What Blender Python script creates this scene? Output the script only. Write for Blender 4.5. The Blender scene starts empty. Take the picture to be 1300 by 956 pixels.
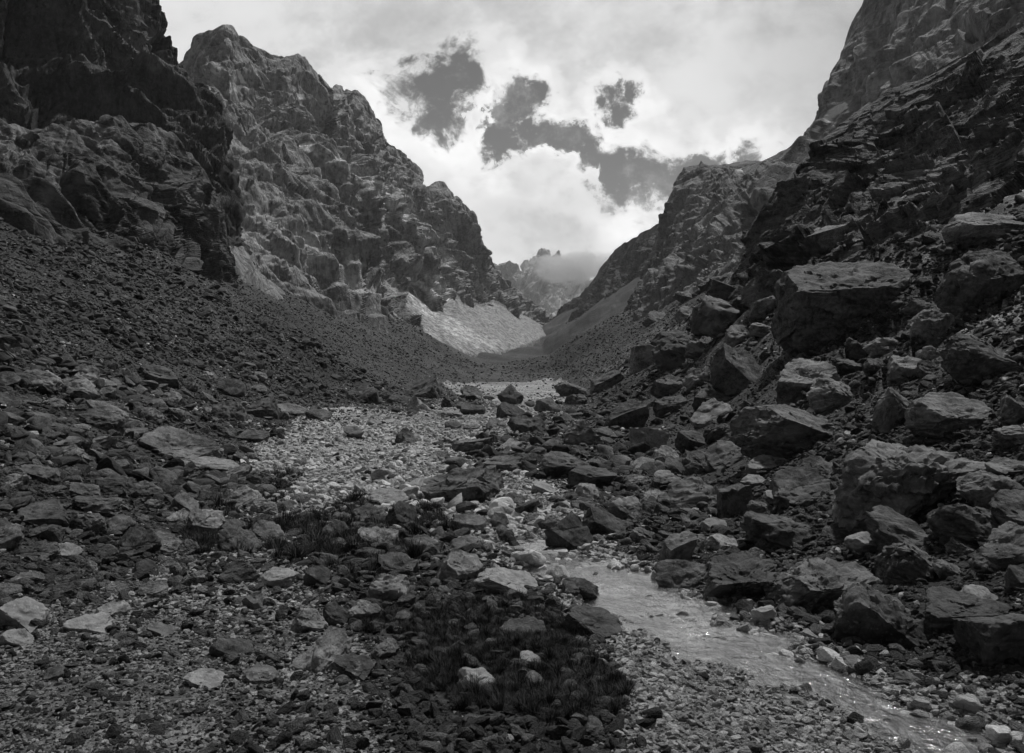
import bpy, bmesh, math, random
import numpy as np
from mathutils import Vector, Matrix, Euler
rng = np.random.default_rng(11)
random.seed(5)
scene = bpy.context.scene
col = scene.collection
F = 1020.0; CX = 650.0; HZ = 520.0; EYE = 1.7      # focal length in photo pixels, horizon row, eye height

# ------------------------------------------------------------------ noise
_g = np.random.default_rng(3)
PERM = np.concatenate([_g.permutation(256)] * 3).astype(np.int32)
GRAD = _g.normal(size=(256, 3)); GRAD /= np.linalg.norm(GRAD, axis=1)[:, None]; GRAD = GRAD.astype(np.float32)
RND = _g.random((256, 4)).astype(np.float32)
def hsh(i, j, k):
    return PERM[PERM[PERM[i & 255] + (j & 255)] + (k & 255)]
def perlin(P):
    Fl = np.floor(P); I = Fl.astype(np.int32); f = (P - Fl).astype(np.float32)
    w = f * f * f * (f * (f * 6 - 15) + 10)
    out = np.zeros(len(P), np.float32)
    for dx in (0, 1):
        wx = w[:, 0] if dx else 1 - w[:, 0]
        for dy in (0, 1):
            wy = w[:, 1] if dy else 1 - w[:, 1]
            for dz in (0, 1):
                wz = w[:, 2] if dz else 1 - w[:, 2]
                g = GRAD[hsh(I[:, 0] + dx, I[:, 1] + dy, I[:, 2] + dz)]
                out += wx * wy * wz * (g[:, 0] * (f[:, 0] - dx) + g[:, 1] * (f[:, 1] - dy) + g[:, 2] * (f[:, 2] - dz))
    return out * 1.6
def fbm(P, o=4, gain=.5, ridged=False):
    a = 1; s = 0; t = 0
    for k in range(o):
        n = perlin(P + k * 17.3)
        if ridged: n = 1 - 2 * np.abs(n)
        s = s + a * n; t += a; a *= gain; P = P * 2.03
    return s / t
def facet(P, tilt=1.0):
    """blocky noise: every cell is a tilted plane with its own offset -> broken rock"""
    B = np.floor(P - .5).astype(np.int32)
    best = np.full(len(P), 1e9, np.float32); val = np.zeros(len(P), np.float32)
    for dx in (0, 1):
        for dy in (0, 1):
            for dz in (0, 1):
                C = B + np.array([dx, dy, dz], np.int32)
                h = hsh(C[:, 0], C[:, 1], C[:, 2])
                r = RND[h]
                d = P - (C + .5 + (r[:, :3] - .5) * .8)
                dd = (d * d).sum(1)
                m = dd < best
                v = (r[:, 3] - .5) + tilt * (d * GRAD[(h * 7 + 3) & 255]).sum(1)
                best[m] = dd[m]; val[m] = v[m]
    return val
_rm = np.array(Euler((.6, .9, .4)).to_matrix(), np.float32)
def crag(P, o=4, gain=.5):
    """continuous broken-rock noise: random heights joined by flat facets with crisp edges"""
    s = 0; a = 1.0; t = 0
    P = P.astype(np.float32)
    for k in range(o):
        Fl = np.floor(P); I = Fl.astype(np.int32); f = P - Fl
        order = np.argsort(-f, axis=1); fs = np.take_along_axis(f, order, 1)
        w = (1 - fs[:, 0], fs[:, 0] - fs[:, 1], fs[:, 1] - fs[:, 2], fs[:, 2])
        C = I.copy(); v = w[0] * RND[hsh(C[:, 0], C[:, 1], C[:, 2]), 3]
        rows = np.arange(len(P))
        for j in range(3):
            C[rows, order[:, j]] += 1
            v = v + w[j + 1] * RND[hsh(C[:, 0], C[:, 1], C[:, 2]), 3]
        s = s + a * (v - .5); t += a; a *= gain
        P = (P @ _rm) * 2.1 + 7.7
    return s / t * 1.6
def sstep(a, b, x):
    t = np.clip((x - a) / (b - a), 0, 1); return t * t * (3 - 2 * t)

# ------------------------------------------------------------------ helpers
def grid_mesh(name, V, nu, nv, mat, attrs=None, smooth=True, wrap=False):
    """V: (nv*nu,3) rows of columns"""
    idx = np.arange(nu * nv).reshape(nv, nu)
    if wrap: idx = np.concatenate([idx, idx[:, :1]], axis=1)
    q = np.stack([idx[:-1, :-1], idx[:-1, 1:], idx[1:, 1:], idx[1:, :-1]], -1).reshape(-1, 4)
    return raw_mesh(name, V, q, mat, attrs, smooth)
def raw_mesh(name, V, q, mat, attrs=None, smooth=True, link=True):
    me = bpy.data.meshes.new(name)
    n = q.shape[1]
    me.vertices.add(len(V)); me.vertices.foreach_set('co', np.ascontiguousarray(V, np.float32).ravel())
    me.loops.add(q.size); me.loops.foreach_set('vertex_index', q.astype(np.int32).ravel())
    me.polygons.add(len(q)); me.polygons.foreach_set('loop_start', np.arange(0, q.size, n, dtype=np.int32))
    me.polygons.foreach_set('loop_total', np.full(len(q), n, np.int32))
    me.polygons.foreach_set('use_smooth', np.full(len(q), smooth))
    me.update(calc_edges=True)
    for k, a in (attrs or {}).items():
        at = me.attributes.new(k, 'FLOAT', 'POINT'); at.data.foreach_set('value', np.ascontiguousarray(a, np.float32))
    me.materials.append(mat)
    o = bpy.data.objects.new(name, me)
    if link: col.objects.link(o)
    return o
def tag(o, label=None, cat=None, group=None, kind=None):
    if label: o['label'] = label
    if cat: o['category'] = cat
    if group: o['group'] = group
    if kind: o['kind'] = kind
    return o
def in_poly(px, py, poly):
    c = np.zeros(len(px), bool); n = len(poly)
    for i in range(n):
        x0, y0 = poly[i]; x1, y1 = poly[(i + 1) % n]
        if y0 == y1: continue
        m = ((y0 > py) != (y1 > py)) & (px < (x1 - x0) * (py - y0) / (y1 - y0) + x0)
        c ^= m
    return c
def pix(x, y, z):
    Y = np.maximum(y, .1)
    return CX + F * x / Y, HZ - F * (z - EYE) / Y
def pt(px, py, Y):
    return np.array([(px - CX) / F * Y, Y, EYE + (HZ - py) / F * Y])

# ------------------------------------------------------------------ materials
def mat_new(name):
    m = bpy.data.materials.new(name); m.use_nodes = True
    nt = m.node_tree; nt.nodes.clear()
    return m, nt
class N:
    def __init__(s, nt): s.nt = nt
    def n(s, t, **k):
        nd = s.nt.nodes.new(t)
        for a, b in k.items(): setattr(nd, a, b)
        return nd
    def l(s, a, b): s.nt.links.new(a, b)
    def val(s, x, sock):
        if hasattr(x, 'is_output'): s.l(x, sock)
        else: sock.default_value = x
    def math(s, op, a, b=0.0, c=None, clamp=False):
        nd = s.n('ShaderNodeMath', operation=op, use_clamp=clamp)
        s.val(a, nd.inputs[0]); s.val(b, nd.inputs[1])
        if c is not None: s.val(c, nd.inputs[2])
        return nd.outputs[0]
    def noise(s, vec, scale, detail=5, rough=.55, dist=0.0):
        nd = s.n('ShaderNodeTexNoise'); s.l(vec, nd.inputs['Vector'])
        nd.inputs['Scale'].default_value = scale; nd.inputs['Detail'].default_value = detail
        nd.inputs['Roughness'].default_value = rough; nd.inputs['Distortion'].default_value = dist
        return nd.outputs[0]
    def voro(s, vec, scale, feature='F1', out='Distance', rnd=1.0):
        nd = s.n('ShaderNodeTexVoronoi', feature=feature); s.l(vec, nd.inputs['Vector'])
        nd.inputs['Scale'].default_value = scale; nd.inputs['Randomness'].default_value = rnd
        return nd.outputs[out]
    def ramp(s, x, a, b, lo=0.0, hi=1.0):
        nd = s.n('ShaderNodeMapRange', interpolation_type='SMOOTHSTEP'); s.val(x, nd.inputs[0])
        nd.inputs[1].default_value = a; nd.inputs[2].default_value = b
        nd.inputs[3].default_value = lo; nd.inputs[4].default_value = hi
        return nd.outputs[0]
    def mix(s, f, a, b):
        nd = s.n('ShaderNodeMix', data_type='FLOAT'); s.val(f, nd.inputs[0])
        s.val(a, nd.inputs[2]); s.val(b, nd.inputs[3]); return nd.outputs[0]
    def mapping(s, vec, sc=(1, 1, 1), rot=(0, 0, 0), loc=(0, 0, 0)):
        nd = s.n('ShaderNodeMapping'); s.l(vec, nd.inputs[0])
        nd.inputs['Scale'].default_value = sc; nd.inputs['Rotation'].default_value = rot; nd.inputs['Location'].default_value = loc
        return nd.outputs[0]
    def attr(s, name):
        return s.n('ShaderNodeAttribute', attribute_name=name).outputs['Fac']

def rock_mat(name, lo, hi, sc, strata=0.0, srot=(0, 0, 0), stone_bump=1.0, pale=None, snow=False, rand=0.0, rough=.85, grit=0.0, spec=.3, fine=1.0, ani=3.2, macro=0.0, lichen=1.0):
    """grey rock: sc = size in metres of its main mottling; bump scales with it"""
    m, nt = mat_new(name); b = N(nt)
    co = b.n('ShaderNodeTexCoord').outputs['Object']
    if rand:
        oi = b.n('ShaderNodeObjectInfo').outputs['Random']
        ad = b.n('ShaderNodeVectorMath', operation='ADD'); b.l(co, ad.inputs[0])
        cb = b.n('ShaderNodeCombineXYZ'); b.l(b.math('MULTIPLY', oi, 37.0), cb.inputs[0]); b.l(b.math('MULTIPLY', oi, 91.0), cb.inputs[1])
        b.l(cb.outputs[0], ad.inputs[1]); co = ad.outputs[0]
    k = 1.0 / sc
    n1 = b.noise(co, k * .6, 8, .62, .4)
    n2 = b.noise(co, k * 4.0, 6, .6)
    st = b.mapping(co, (k * (.5 if ani > 1 else 2.2), k * (.5 if ani > 1 else 2.2), k * ani), srot)
    n3 = b.noise(st, 1.0, 7, .62, .5)
    crk = b.voro(b.mapping(st, (.7, .7, .7)), 1.0, 'DISTANCE_TO_EDGE')
    crack = b.ramp(crk, 0.0, .045)
    f = b.math('ADD', b.math('MULTIPLY', n1, .45), b.math('ADD', b.math('MULTIPLY', n2, .3), b.math('MULTIPLY', n3, .35)))
    f = b.ramp(f, .42, .68)
    v = b.mix(f, lo, hi)
    spk = b.ramp(b.noise(co, k * 9, 4, .7), .57, .72)           # lichen / calcite specks
    v = b.mix(b.math('MULTIPLY', spk, .55), v, min(hi * 1.6, .7))
    if lichen < 1: pass
    blk = b.ramp(b.noise(co, k * 2.3, 6, .7, .3), .34, .46)     # dark lichen and wet patches
    v = b.math('MULTIPLY', v, b.math('ADD', b.math('MULTIPLY', blk, .6 * lichen), 1 - .6 * lichen))
    if grit:
        g = b.voro(co, grit, 'F1', 'Color')
        sp = b.n('ShaderNodeSeparateColor'); b.l(g, sp.inputs[0])
        v = b.math('MULTIPLY', v, b.ramp(sp.outputs[0], 0, 1, .55, 1.5))
    if rand:
        v = b.math('MULTIPLY', v, b.ramp(oi, 0, 1, 1 - rand, 1 + rand))
    if macro:
        mc = b.math('ADD', b.math('MULTIPLY', b.noise(b.mapping(co, (.05, .05, .05)), 1.0, 8, .7, .5), .55), b.math('MULTIPLY', b.noise(b.mapping(co, (.9, .9, .9)), 1.0, 6, .7), .45))
        v = b.math('MULTIPLY', v, b.ramp(mc, .40, .62, 1 - macro, 1 + macro * 1.4))
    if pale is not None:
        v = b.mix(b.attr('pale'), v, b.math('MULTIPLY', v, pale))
    if snow:
        v = b.mix(b.attr('snow'), v, .8)
    h = b.math('ADD', b.math('MULTIPLY', n1, .8), b.math('MULTIPLY', n2, .25))
    h = b.math('ADD', h, b.math('MULTIPLY', n3, .5 + strata))
    h = b.math('ADD', h, b.math('MULTIPLY', crack, .10))
    h = b.math('ADD', h, b.math('MULTIPLY', b.noise(co, k * 14, 6, .7), .10 * fine))
    if grit:
        h = b.math('ADD', h, b.math('MULTIPLY', b.voro(co, grit), -.35))
        h = b.math('ADD', h, b.math('MULTIPLY', b.voro(co, grit * .37), -.4))
    bp = b.n('ShaderNodeBump'); bp.inputs['Strength'].default_value = 1.0
    bp.inputs['Distance'].default_value = sc * .5 * stone_bump; b.l(h, bp.inputs['Height'])
    p = b.n('ShaderNodeBsdfPrincipled')
    c3 = b.n('ShaderNodeCombineColor')
    for i in range(3): b.l(v, c3.inputs[i])
    b.l(c3.outputs[0], p.inputs['Base Color']); b.l(bp.outputs[0], p.inputs['Normal'])
    p.inputs['Roughness'].default_value = rough; p.inputs['Specular IOR Level'].default_value = spec
    out = b.n('ShaderNodeOutputMaterial'); b.l(p.outputs[0], out.inputs[0])
    return m
D = math.radians
M = {}
M['ground'] = rock_mat('ground_gravel', .018, .058, .25, pale=7.5, grit=16.0, stone_bump=.45, macro=.5)
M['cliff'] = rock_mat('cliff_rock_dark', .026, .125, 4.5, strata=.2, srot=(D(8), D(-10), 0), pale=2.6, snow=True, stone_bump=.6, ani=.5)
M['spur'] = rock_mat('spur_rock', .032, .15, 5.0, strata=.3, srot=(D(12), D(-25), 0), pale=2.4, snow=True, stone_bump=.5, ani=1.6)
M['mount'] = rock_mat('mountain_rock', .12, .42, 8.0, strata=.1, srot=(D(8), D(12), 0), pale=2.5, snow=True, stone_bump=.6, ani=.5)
M['wall'] = rock_mat('smooth_wall_rock', .09, .27, 8.0, strata=.1, srot=(D(8), D(-25), 0), pale=1.8, snow=True, stone_bump=.42, ani=.4)
M['fan'] = rock_mat('pale_talus', .20, .38, 5.0, grit=.5, pale=1.7, snow=True, stone_bump=.12)  # sunlight on the distant talus, put into a lighter base colour
M['far'] = rock_mat('far_peak_rock', .26, .50, 80.0, strata=.2, srot=(0, 0, 0), pale=2.0, snow=True, stone_bump=.5, ani=.4)  # base colour lightened to stand for distance haze
M['outcrop'] = rock_mat('outcrop_rock', .028, .20, 2.2, strata=.7, srot=(D(15), D(38), 0), pale=2.5, snow=True, stone_bump=.7)
M['b_dark'] = rock_mat('boulder_dark', .026, .16, .45, strata=-.2, srot=(D(10), D(30), 0), rand=.25, stone_bump=.35, ani=1.25)
M['b_mid'] = rock_mat('boulder_grey', .06, .29, .45, strata=-.1, srot=(D(10), D(30), 0), rand=.25, stone_bump=.34, ani=1.25)
M['b_light'] = rock_mat('boulder_pale', .14, .36, .35, strata=.2, srot=(0, D(15), 0), rand=.15, stone_bump=.25, ani=1.3)
M['s_dark'] = rock_mat('scree_stone', .028, .125, .45, rand=.6, stone_bump=.3, ani=1.5)
M['s_pale'] = rock_mat('gravel_stone', .32, .60, .45, rand=.4, lichen=.3, stone_bump=.25, ani=1.5)

# ------------------------------------------------------------------ camera
cam = bpy.data.cameras.new('camera'); camo = bpy.data.objects.new('camera', cam); col.objects.link(camo)
cam.sensor_width = 36; cam.lens = 36 * F / 1300; cam.shift_y = (HZ - 478) / 1300
cam.clip_start = .1; cam.clip_end = 30000
camo.location = (0, 0, EYE); camo.rotation_euler = (math.pi / 2, 0, 0)
scene.camera = camo

# ------------------------------------------------------------------ regions of the valley floor (traced once, stored in world space)
PALE = [([(325, 565), (345, 538), (420, 521), (500, 518), (535, 540), (565, 560), (600, 590), (660, 602), (720, 622), (745, 640), (740, 665), (690, 700), (600, 700), (540, 668), (455, 660), (400, 645), (345, 622), (318, 600), (300, 580)], 1.0),
        ([(560, 489), (700, 480), (735, 490), (715, 512), (650, 520), (600, 508)], 1.0),
        ([(500, 518), (560, 515), (650, 520), (700, 512), (690, 540), (640, 560), (560, 560)], .8),
        ([(520, 640), (640, 640), (700, 650), (780, 690), (880, 740), (940, 775), (1040, 800), (1100, 840), (1150, 860), (1300, 870), (1300, 1000), (800, 1000), (780, 866), (730, 800), (690, 740), (600, 700), (540, 670)], .85),
        ([(240, 700), (300, 620), (400, 625), (440, 660), (360, 720), (430, 760), (480, 840), (500, 1000), (-50, 1000), (-50, 830), (60, 770), (180, 730)], .42)]
GRASS = [[(440, 775), (500, 746), (560, 762), (600, 757), (690, 762), (730, 795), (765, 840), (800, 895), (720, 925), (600, 905), (520, 870), (490, 820)],
         [(310, 602), (350, 592), (385, 620), (355, 645), (300, 640)],
         [(300, 700), (340, 672), (400, 642), (480, 625), (560, 650), (560, 690), (480, 740), (440, 745), (400, 705), (330, 720)],
         [(190, 630), (310, 620), (280, 700), (220, 700)]]
STREAM = [(440, 596, 6), (470, 608, 8), (510, 630, 10), (560, 649, 15), (620, 653, 18), (655, 666, 17), (672, 686, 20), (684, 704, 34), (735, 722, 54), (800, 744, 66), (835, 770, 76), (880, 800, 84), (940, 830, 84), (1010, 852, 70), (1060, 872, 50), (1160, 925, 60), (1300, 1010, 70)]
SP = []
for a, b_, w in STREAM:
    Y = (EYE + .06) * F / (b_ - HZ); SP.append(((a - CX) / F * Y, Y, w / F * Y))
SP = np.array(SP)
tt = np.linspace(0, len(SP) - 1, 140)
SPd = np.stack([np.interp(tt, np.arange(len(SP)), SP[:, i]) for i in range(3)], 1)
for _ in range(6): SPd[1:-1] = (SPd[:-2] + SPd[1:-1] * 2 + SPd[2:]) / 4
def stream_d(x, y):
    """signed: distance to the channel's middle divided by its half width"""
    best = np.full(len(x), 9.0)
    m = np.where((y < 20) & (y > -1) & (np.abs(x) < 8))[0]
    if len(m):
        bb = np.full(len(m), 9.0)
        for sx, sy, sw in SPd:
            bb = np.minimum(bb, np.hypot(x[m] - sx, y[m] - sy) / sw)
        bb = bb + .6 * perlin(np.stack([x[m] * 1.6, y[m] * 2.2, x[m] * 0 + 8], 1).astype(np.float32)) + .2 * perlin(np.stack([x[m] * 6, y[m] * 6, x[m] * 0 + 8], 1).astype(np.float32))
        best[m] = bb
    return best

# ------------------------------------------------------------------ valley floor height field
def zf(y): return np.interp(y, [-3000, -50, 0, 18, 40, 100, 230, 300, 450, 600, 1000, 1500, 2500, 5000], [-150, -3, 0, 0, .85, 3.2, 7.8, 12, 27, 44, 92, 168, 330, 500])
def xl(y): return np.interp(y, [-50, 5, 10, 20, 32, 45, 100, 250, 500, 1500], [-4, -3.6, -4.4, -6.6, -10, -12.5, -10, -12, -20, -30])
def xr(y): return np.interp(y, [-50, 4, 6, 10, 20, 45, 100, 250, 500, 1500], [4, 2.9, 2.8, 2.9, 4.2, 6.8, 7.5, 13, 22, 30])
def base_h(x, y):
    a = np.maximum(xl(y) - x, 0); c = np.maximum(x - xr(y), 0)
    def prof(d, s0, s1, w):
        t = np.minimum(d / w, 1); return np.where(d < w, s0 * d + (s1 - s0) * .5 * t * d, s0 * w + (s1 - s0) * .5 * w + s1 * (d - w))
    L = prof(a, .12, .53, 9); R = prof(c, .30, .62, 6)
    L = np.where(a > 140, prof(np.full_like(a, 140.), .12, .53, 9) + (a - 140) * .15, L)
    R = np.where(c > 160, prof(np.full_like(a, 160.), .30, .62, 6) + (c - 160) * .15, R)
    return zf(y) + L + R, a, c
def height(x, y, r):
    z, a, c = base_h(x, y)
    P = np.stack([x, y, z * 0 + 3.3], 1).astype(np.float32)
    side = sstep(0, 8, a + c * 1.5)
    z = z + perlin(P / 150) * sstep(350, 800, y) * side * 16
    for lam, amp, ams in ((40, .0, 1.6), (14, .10, .9), (5, .10, .38), (1.8, .05, .20), (.7, .025, .09), (.25, .016, .03)):
        k = sstep(1.0, 3.0, lam / (r * .0045 + .02))
        n = perlin(P / lam + lam)
        z = z + n * k * (amp + (ams - amp) * side)
    m = c > 1
    if m.any():
        f = facet(P[m] / np.array([5.5, 4.5, 1], np.float32), 1.0) * 1.5 + facet(P[m] / np.array([1.6, 1.3, 1], np.float32), .7) * .35
        z[m] = z[m] + f * sstep(1, 10, c[m]) * (1 - sstep(60, 200, r[m]) * .5)
    far = sstep(250, 420, y) * (1 - sstep(900, 1400, y)) * (1 - sstep(60, 160, a + c))
    z = z + far * (fbm(P / 90, 3) * 11 + perlin(P / 30) * 2.0)
    z = np.where(y > 1150, np.minimum(z, .098 * y - 2), z)
    s = stream_d(x, y)
    z = z - (1 - sstep(.5, 1.3, s)) * .15
    return z
def build_ground():
    fa = np.linspace(-math.radians(41), math.radians(41), 900)
    ba = np.linspace(math.radians(41), math.radians(319), 90)[1:-1]
    ang = np.concatenate([fa, ba]); nu = len(ang)
    R = np.concatenate([[.02, .5, 1.0, 1.6], np.geomspace(2.2, 1800, 640), [2200, 2800, 3600, 4900]]); nv = len(R)
    A, RR = np.meshgrid(ang, R)
    x = (RR * np.sin(A)).ravel(); y = (RR * np.cos(A)).ravel(); r = RR.ravel()
    z = height(x, y, r)
    px, py = pix(x, y, base_h(x, y)[0])
    P = np.stack([x, y, z * 0], 1).astype(np.float32)
    jx = px + 24 * fbm(P / np.maximum(r, 3)[:, None] * 14, 4) ; jy = py + 9 * perlin(P / np.maximum(r, 3)[:, None] * 12 + 40)
    pale = np.zeros(len(x))
    front = y > 2
    for poly, v in PALE: pale = np.maximum(pale, in_poly(jx, jy, poly) * v)
    pale = np.where(front, pale, 0.3)
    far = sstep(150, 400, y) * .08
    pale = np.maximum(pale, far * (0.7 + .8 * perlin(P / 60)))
    cc_ = np.maximum(x - xr(y), 0)
    pale = np.maximum(pale, sstep(2, 8, cc_) * (1 - sstep(120, 300, y)) * np.clip(.22 + .35 * perlin(P / 3.0) + .25 * perlin(P / .8), 0, .5))
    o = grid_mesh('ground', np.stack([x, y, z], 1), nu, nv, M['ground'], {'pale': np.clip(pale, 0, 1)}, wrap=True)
    tag(o, 'dark gravelly valley floor rising into scree slopes on both sides', 'ground', kind='structure')
    return o
ground = build_ground()

# ------------------------------------------------------------------ mountains: control rows (photo column, row, metres away) from ridge to foot, then a back slope
def resample(row, n, mode='chord'):
    A = np.array([pt(*p) for p in row])
    S = np.array([(p[0], p[1]) for p in row], float)
    t = np.concatenate([[0], np.cumsum(np.hypot(*np.diff(S, axis=0).T) + 1e-3)]); t /= t[-1]
    q = np.linspace(0, 1, n)
    return np.stack([np.interp(q, t, A[:, i]) for i in range(3)], 1)
def relief(name, label, cat, mat, rows, nu, nv, disp, back=(.7, .7), bdepth=.8, pale=(), snow=(), palebase=None, ridge_keep=.5, sharp=None):
    C = [resample(r, nu) for r in rows]
    H = max(float((C[0][:, 2] - C[-1][:, 2]).max()), 10)
    bd = np.array([back[0], back[1], 0.0])
    hh = np.maximum(C[0][:, 2:3] - C[-1][:, 2:3], 4)
    b1 = C[0] + bd * hh * .35 * bdepth - np.array([0, 0, 1.]) * hh * .18
    b2 = C[0] + bd * hh * 1.2 * bdepth - np.array([0, 0, 1.]) * hh * 1.05
    C = [b2, b1] + C
    C = np.array(C)                                          # rows, nu, 3
    w = np.array([6, 8] + [None] * 0) if False else None
    seg = np.linalg.norm(np.diff(C, axis=0), axis=2).mean(1)
    seg[0] *= .12; seg[1] *= .3
    t = np.concatenate([[0], np.cumsum(seg)]); t /= t[-1]
    q = np.linspace(0, 1, nv)
    G = np.zeros((nv, nu, 3))
    for i in range(3):
        for_ = np.array([np.interp(q, t, C[:, j, i]) for j in range(nu)]).T
        G[:, :, i] = for_
    tr = t[2]; irow = int(round(tr * (nv - 1)))
    keep = G[irow].copy()
    for _ in range(8):
        G[1:-1] = (G[:-2] + 2 * G[1:-1] + G[2:]) / 4
    Gs = G.copy()
    for _ in range(6):
        Gs[:, 1:-1] = (Gs[:, :-2] + 2 * Gs[:, 1:-1] + Gs[:, 2:]) / 4
    wr = np.exp(-((np.arange(nv) - irow) / (nv * .03)) ** 2)[:, None, None]
    G = Gs * (1 - wr) + G * wr
    G = G + (keep - G[irow])[None] * wr
    du = np.gradient(G, axis=1); dv = np.gradient(G, axis=0)
    Nn = np.cross(du, dv); L = np.linalg.norm(Nn, axis=2, keepdims=True); Nn /= np.maximum(L, 1e-6)
    for _ in range(10):
        Nn[1:-1] = (Nn[:-2] + Nn[1:-1] + Nn[2:]) / 3; Nn[:, 1:-1] = (Nn[:, :-2] + Nn[:, 1:-1] + Nn[:, 2:]) / 3
    Nn /= np.maximum(np.linalg.norm(Nn, axis=2, keepdims=True), 1e-6)
    mid = G[int(nv * .6), nu // 2]
    if np.dot(Nn[int(nv * .6), nu // 2], np.array([0, 0, EYE + 1]) - mid) < 0: Nn = -Nn
    V = G.reshape(-1, 3); Nv = Nn.reshape(-1, 3)
    d = disp(V.astype(np.float32)).reshape(nv, nu)
    for _ in range(0):
        d[1:-1] = (d[:-2] + 2 * d[1:-1] + d[2:]) / 4; d[:, 1:-1] = (d[:, :-2] + 2 * d[:, 1:-1] + d[:, 2:]) / 4
    d = d.ravel()
    amp = 1 - (1 - ridge_keep) * np.repeat(np.exp(-((np.arange(nv) - irow) / (nv * .10)) ** 2), nu)
    V = V + Nv * (d * amp)[:, None]
    px, py = pix(V[:, 0], V[:, 1], V[:, 2])
    Yd = V[:, 1]
    K = (V / np.maximum(Yd, 5)[:, None] * 30).astype(np.float32)
    jx = px + 14 * fbm(K * 1.7, 3); jy = py + 10 * fbm(K * 1.7 + 33, 3)
    nz = fbm(K * 2.5 + 7, 4)
    onface = (np.repeat(np.arange(nv), nu) >= irow - 4)
    pa = np.zeros(len(V)) if palebase is None else palebase(V, d)
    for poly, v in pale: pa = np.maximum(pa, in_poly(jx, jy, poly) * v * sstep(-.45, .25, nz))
    sn = np.zeros(len(V))
    for poly in snow: sn = np.maximum(sn, in_poly(px + (jx - px) * .35, py + (jy - py) * .35, poly) * 1.0)
    o = grid_mesh(name, V, nu, nv, mat, {'pale': np.clip(pa, 0, 1) * onface, 'snow': sn * onface})
    tag(o, label, cat, kind='structure')
    o.data.set_sharp_from_angle(angle=math.radians(sharp or 28))
    return o
def cliff_disp(s, a, zs=2.2, fl=1.0, blk=1.0, dip=.35):
    """s: biggest feature size in metres, a: amplitude in metres; zs stretches features down the fall line"""
    def f(V):
        R = V.copy()
        R[:, 2] = V[:, 2] + dip * V[:, 0]
        st = R / np.array([s, s, s * zs], np.float32)
        w = np.stack([perlin(V / s), perlin(V / s + 9), perlin(V / s + 21)], 1) * .35
        st = st + w
        fine_w = np.stack([perlin(st * 3), perlin(st * 3 + 4), perlin(st * 3 + 8)], 1) * .10
        q = st + fine_w
        d = fl * a * 1.9 * crag(q * np.array([1.5, 1.5, 1.2], np.float32), 2, .5)
        d = d + blk * a * (1.05 * crag(q * np.array([3.4, 3.4, 2.2], np.float32) + 3, 2, .55) + .55 * crag(q * np.array([8, 8, 4.5], np.float32) + 13, 2, .6) + .26 * crag(q * np.array([20, 20, 13], np.float32) + 13, 3, .6))
        d = d + blk * a * (.22 * facet(st * 1.7, .8) + .10 * facet(st * np.array([6, 6, 5], np.float32), .9))
        lay = ((R[:, 2] + .25 * V[:, 1]) / (s * .17) + w[:, 0] * 2.5) % 1.0              # beds: a slow rise, then a sharp step
        d = d + a * .16 * np.where(lay < .8, lay / .8, (1 - lay) / .2)
        n_ = np.abs(perlin(st * np.array([1.2, 1.2, .15], np.float32) + 31) + .2 * perlin(st * np.array([5, 5, 1], np.float32)))
        d = d - a * .45 * (1 - sstep(0, .07, n_))
        return d
    return f

# big dark wall, top left
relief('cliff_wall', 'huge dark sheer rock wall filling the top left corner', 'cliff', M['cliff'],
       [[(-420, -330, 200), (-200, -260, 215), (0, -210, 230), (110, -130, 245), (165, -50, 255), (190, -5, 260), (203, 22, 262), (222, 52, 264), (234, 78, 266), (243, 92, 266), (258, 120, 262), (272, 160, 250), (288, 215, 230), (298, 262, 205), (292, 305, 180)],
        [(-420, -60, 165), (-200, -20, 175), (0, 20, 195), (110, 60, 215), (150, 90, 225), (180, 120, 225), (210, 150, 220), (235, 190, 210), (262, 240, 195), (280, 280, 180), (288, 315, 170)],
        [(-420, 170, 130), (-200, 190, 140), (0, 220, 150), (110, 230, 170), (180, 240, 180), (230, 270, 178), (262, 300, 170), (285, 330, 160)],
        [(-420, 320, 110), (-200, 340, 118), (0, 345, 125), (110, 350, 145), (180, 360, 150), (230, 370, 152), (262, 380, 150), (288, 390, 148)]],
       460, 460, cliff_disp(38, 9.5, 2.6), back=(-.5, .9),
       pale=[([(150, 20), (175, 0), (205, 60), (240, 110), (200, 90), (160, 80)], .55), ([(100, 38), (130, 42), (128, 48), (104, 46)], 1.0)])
# rounded spur below it
relief('rock_spur', 'low rounded bedrock spur above the left scree, below the sheer wall', 'rock spur', M['spur'],
       [[(-420, 190, 98), (-200, 175, 104), (0, 164, 110), (60, 159, 117), (120, 151, 125), (160, 150, 131), (200, 160, 140), (235, 190, 148), (260, 225, 154), (280, 265, 158), (291, 305, 160), (300, 335, 160)],
        [(-420, 205, 86), (-200, 200, 92), (0, 198, 98), (60, 205, 105), (120, 215, 113), (160, 225, 120), (200, 245, 130), (235, 270, 138), (260, 292, 146), (276, 315, 151), (290, 332, 154), (298, 345, 156)],
        [(-420, 235, 70), (-200, 245, 75), (0, 262, 80), (60, 277, 88), (120, 300, 98), (160, 318, 108), (200, 332, 118), (235, 346, 128), (258, 352, 138), (272, 356, 143), (286, 358, 148), (298, 358, 152)],
        [(-420, 320, 64), (-200, 330, 68), (0, 350, 72), (60, 360, 80), (120, 370, 90), (160, 380, 100), (200, 390, 110), (235, 395, 120), (258, 400, 130), (272, 400, 136), (286, 400, 142), (298, 400, 146)]],
       480, 330, cliff_disp(17, 3.4, 1.0, fl=.9, dip=.8), back=(-.3, .9), bdepth=1.4,
       pale=[([(-20, 158), (120, 145), (200, 152), (250, 200), (230, 205), (180, 180), (80, 190), (0, 200)], .8), ([(40, 250), (100, 175), (112, 182), (70, 255)], .5)])  # band along the spur top: sunlight painted as paler rock
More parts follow.
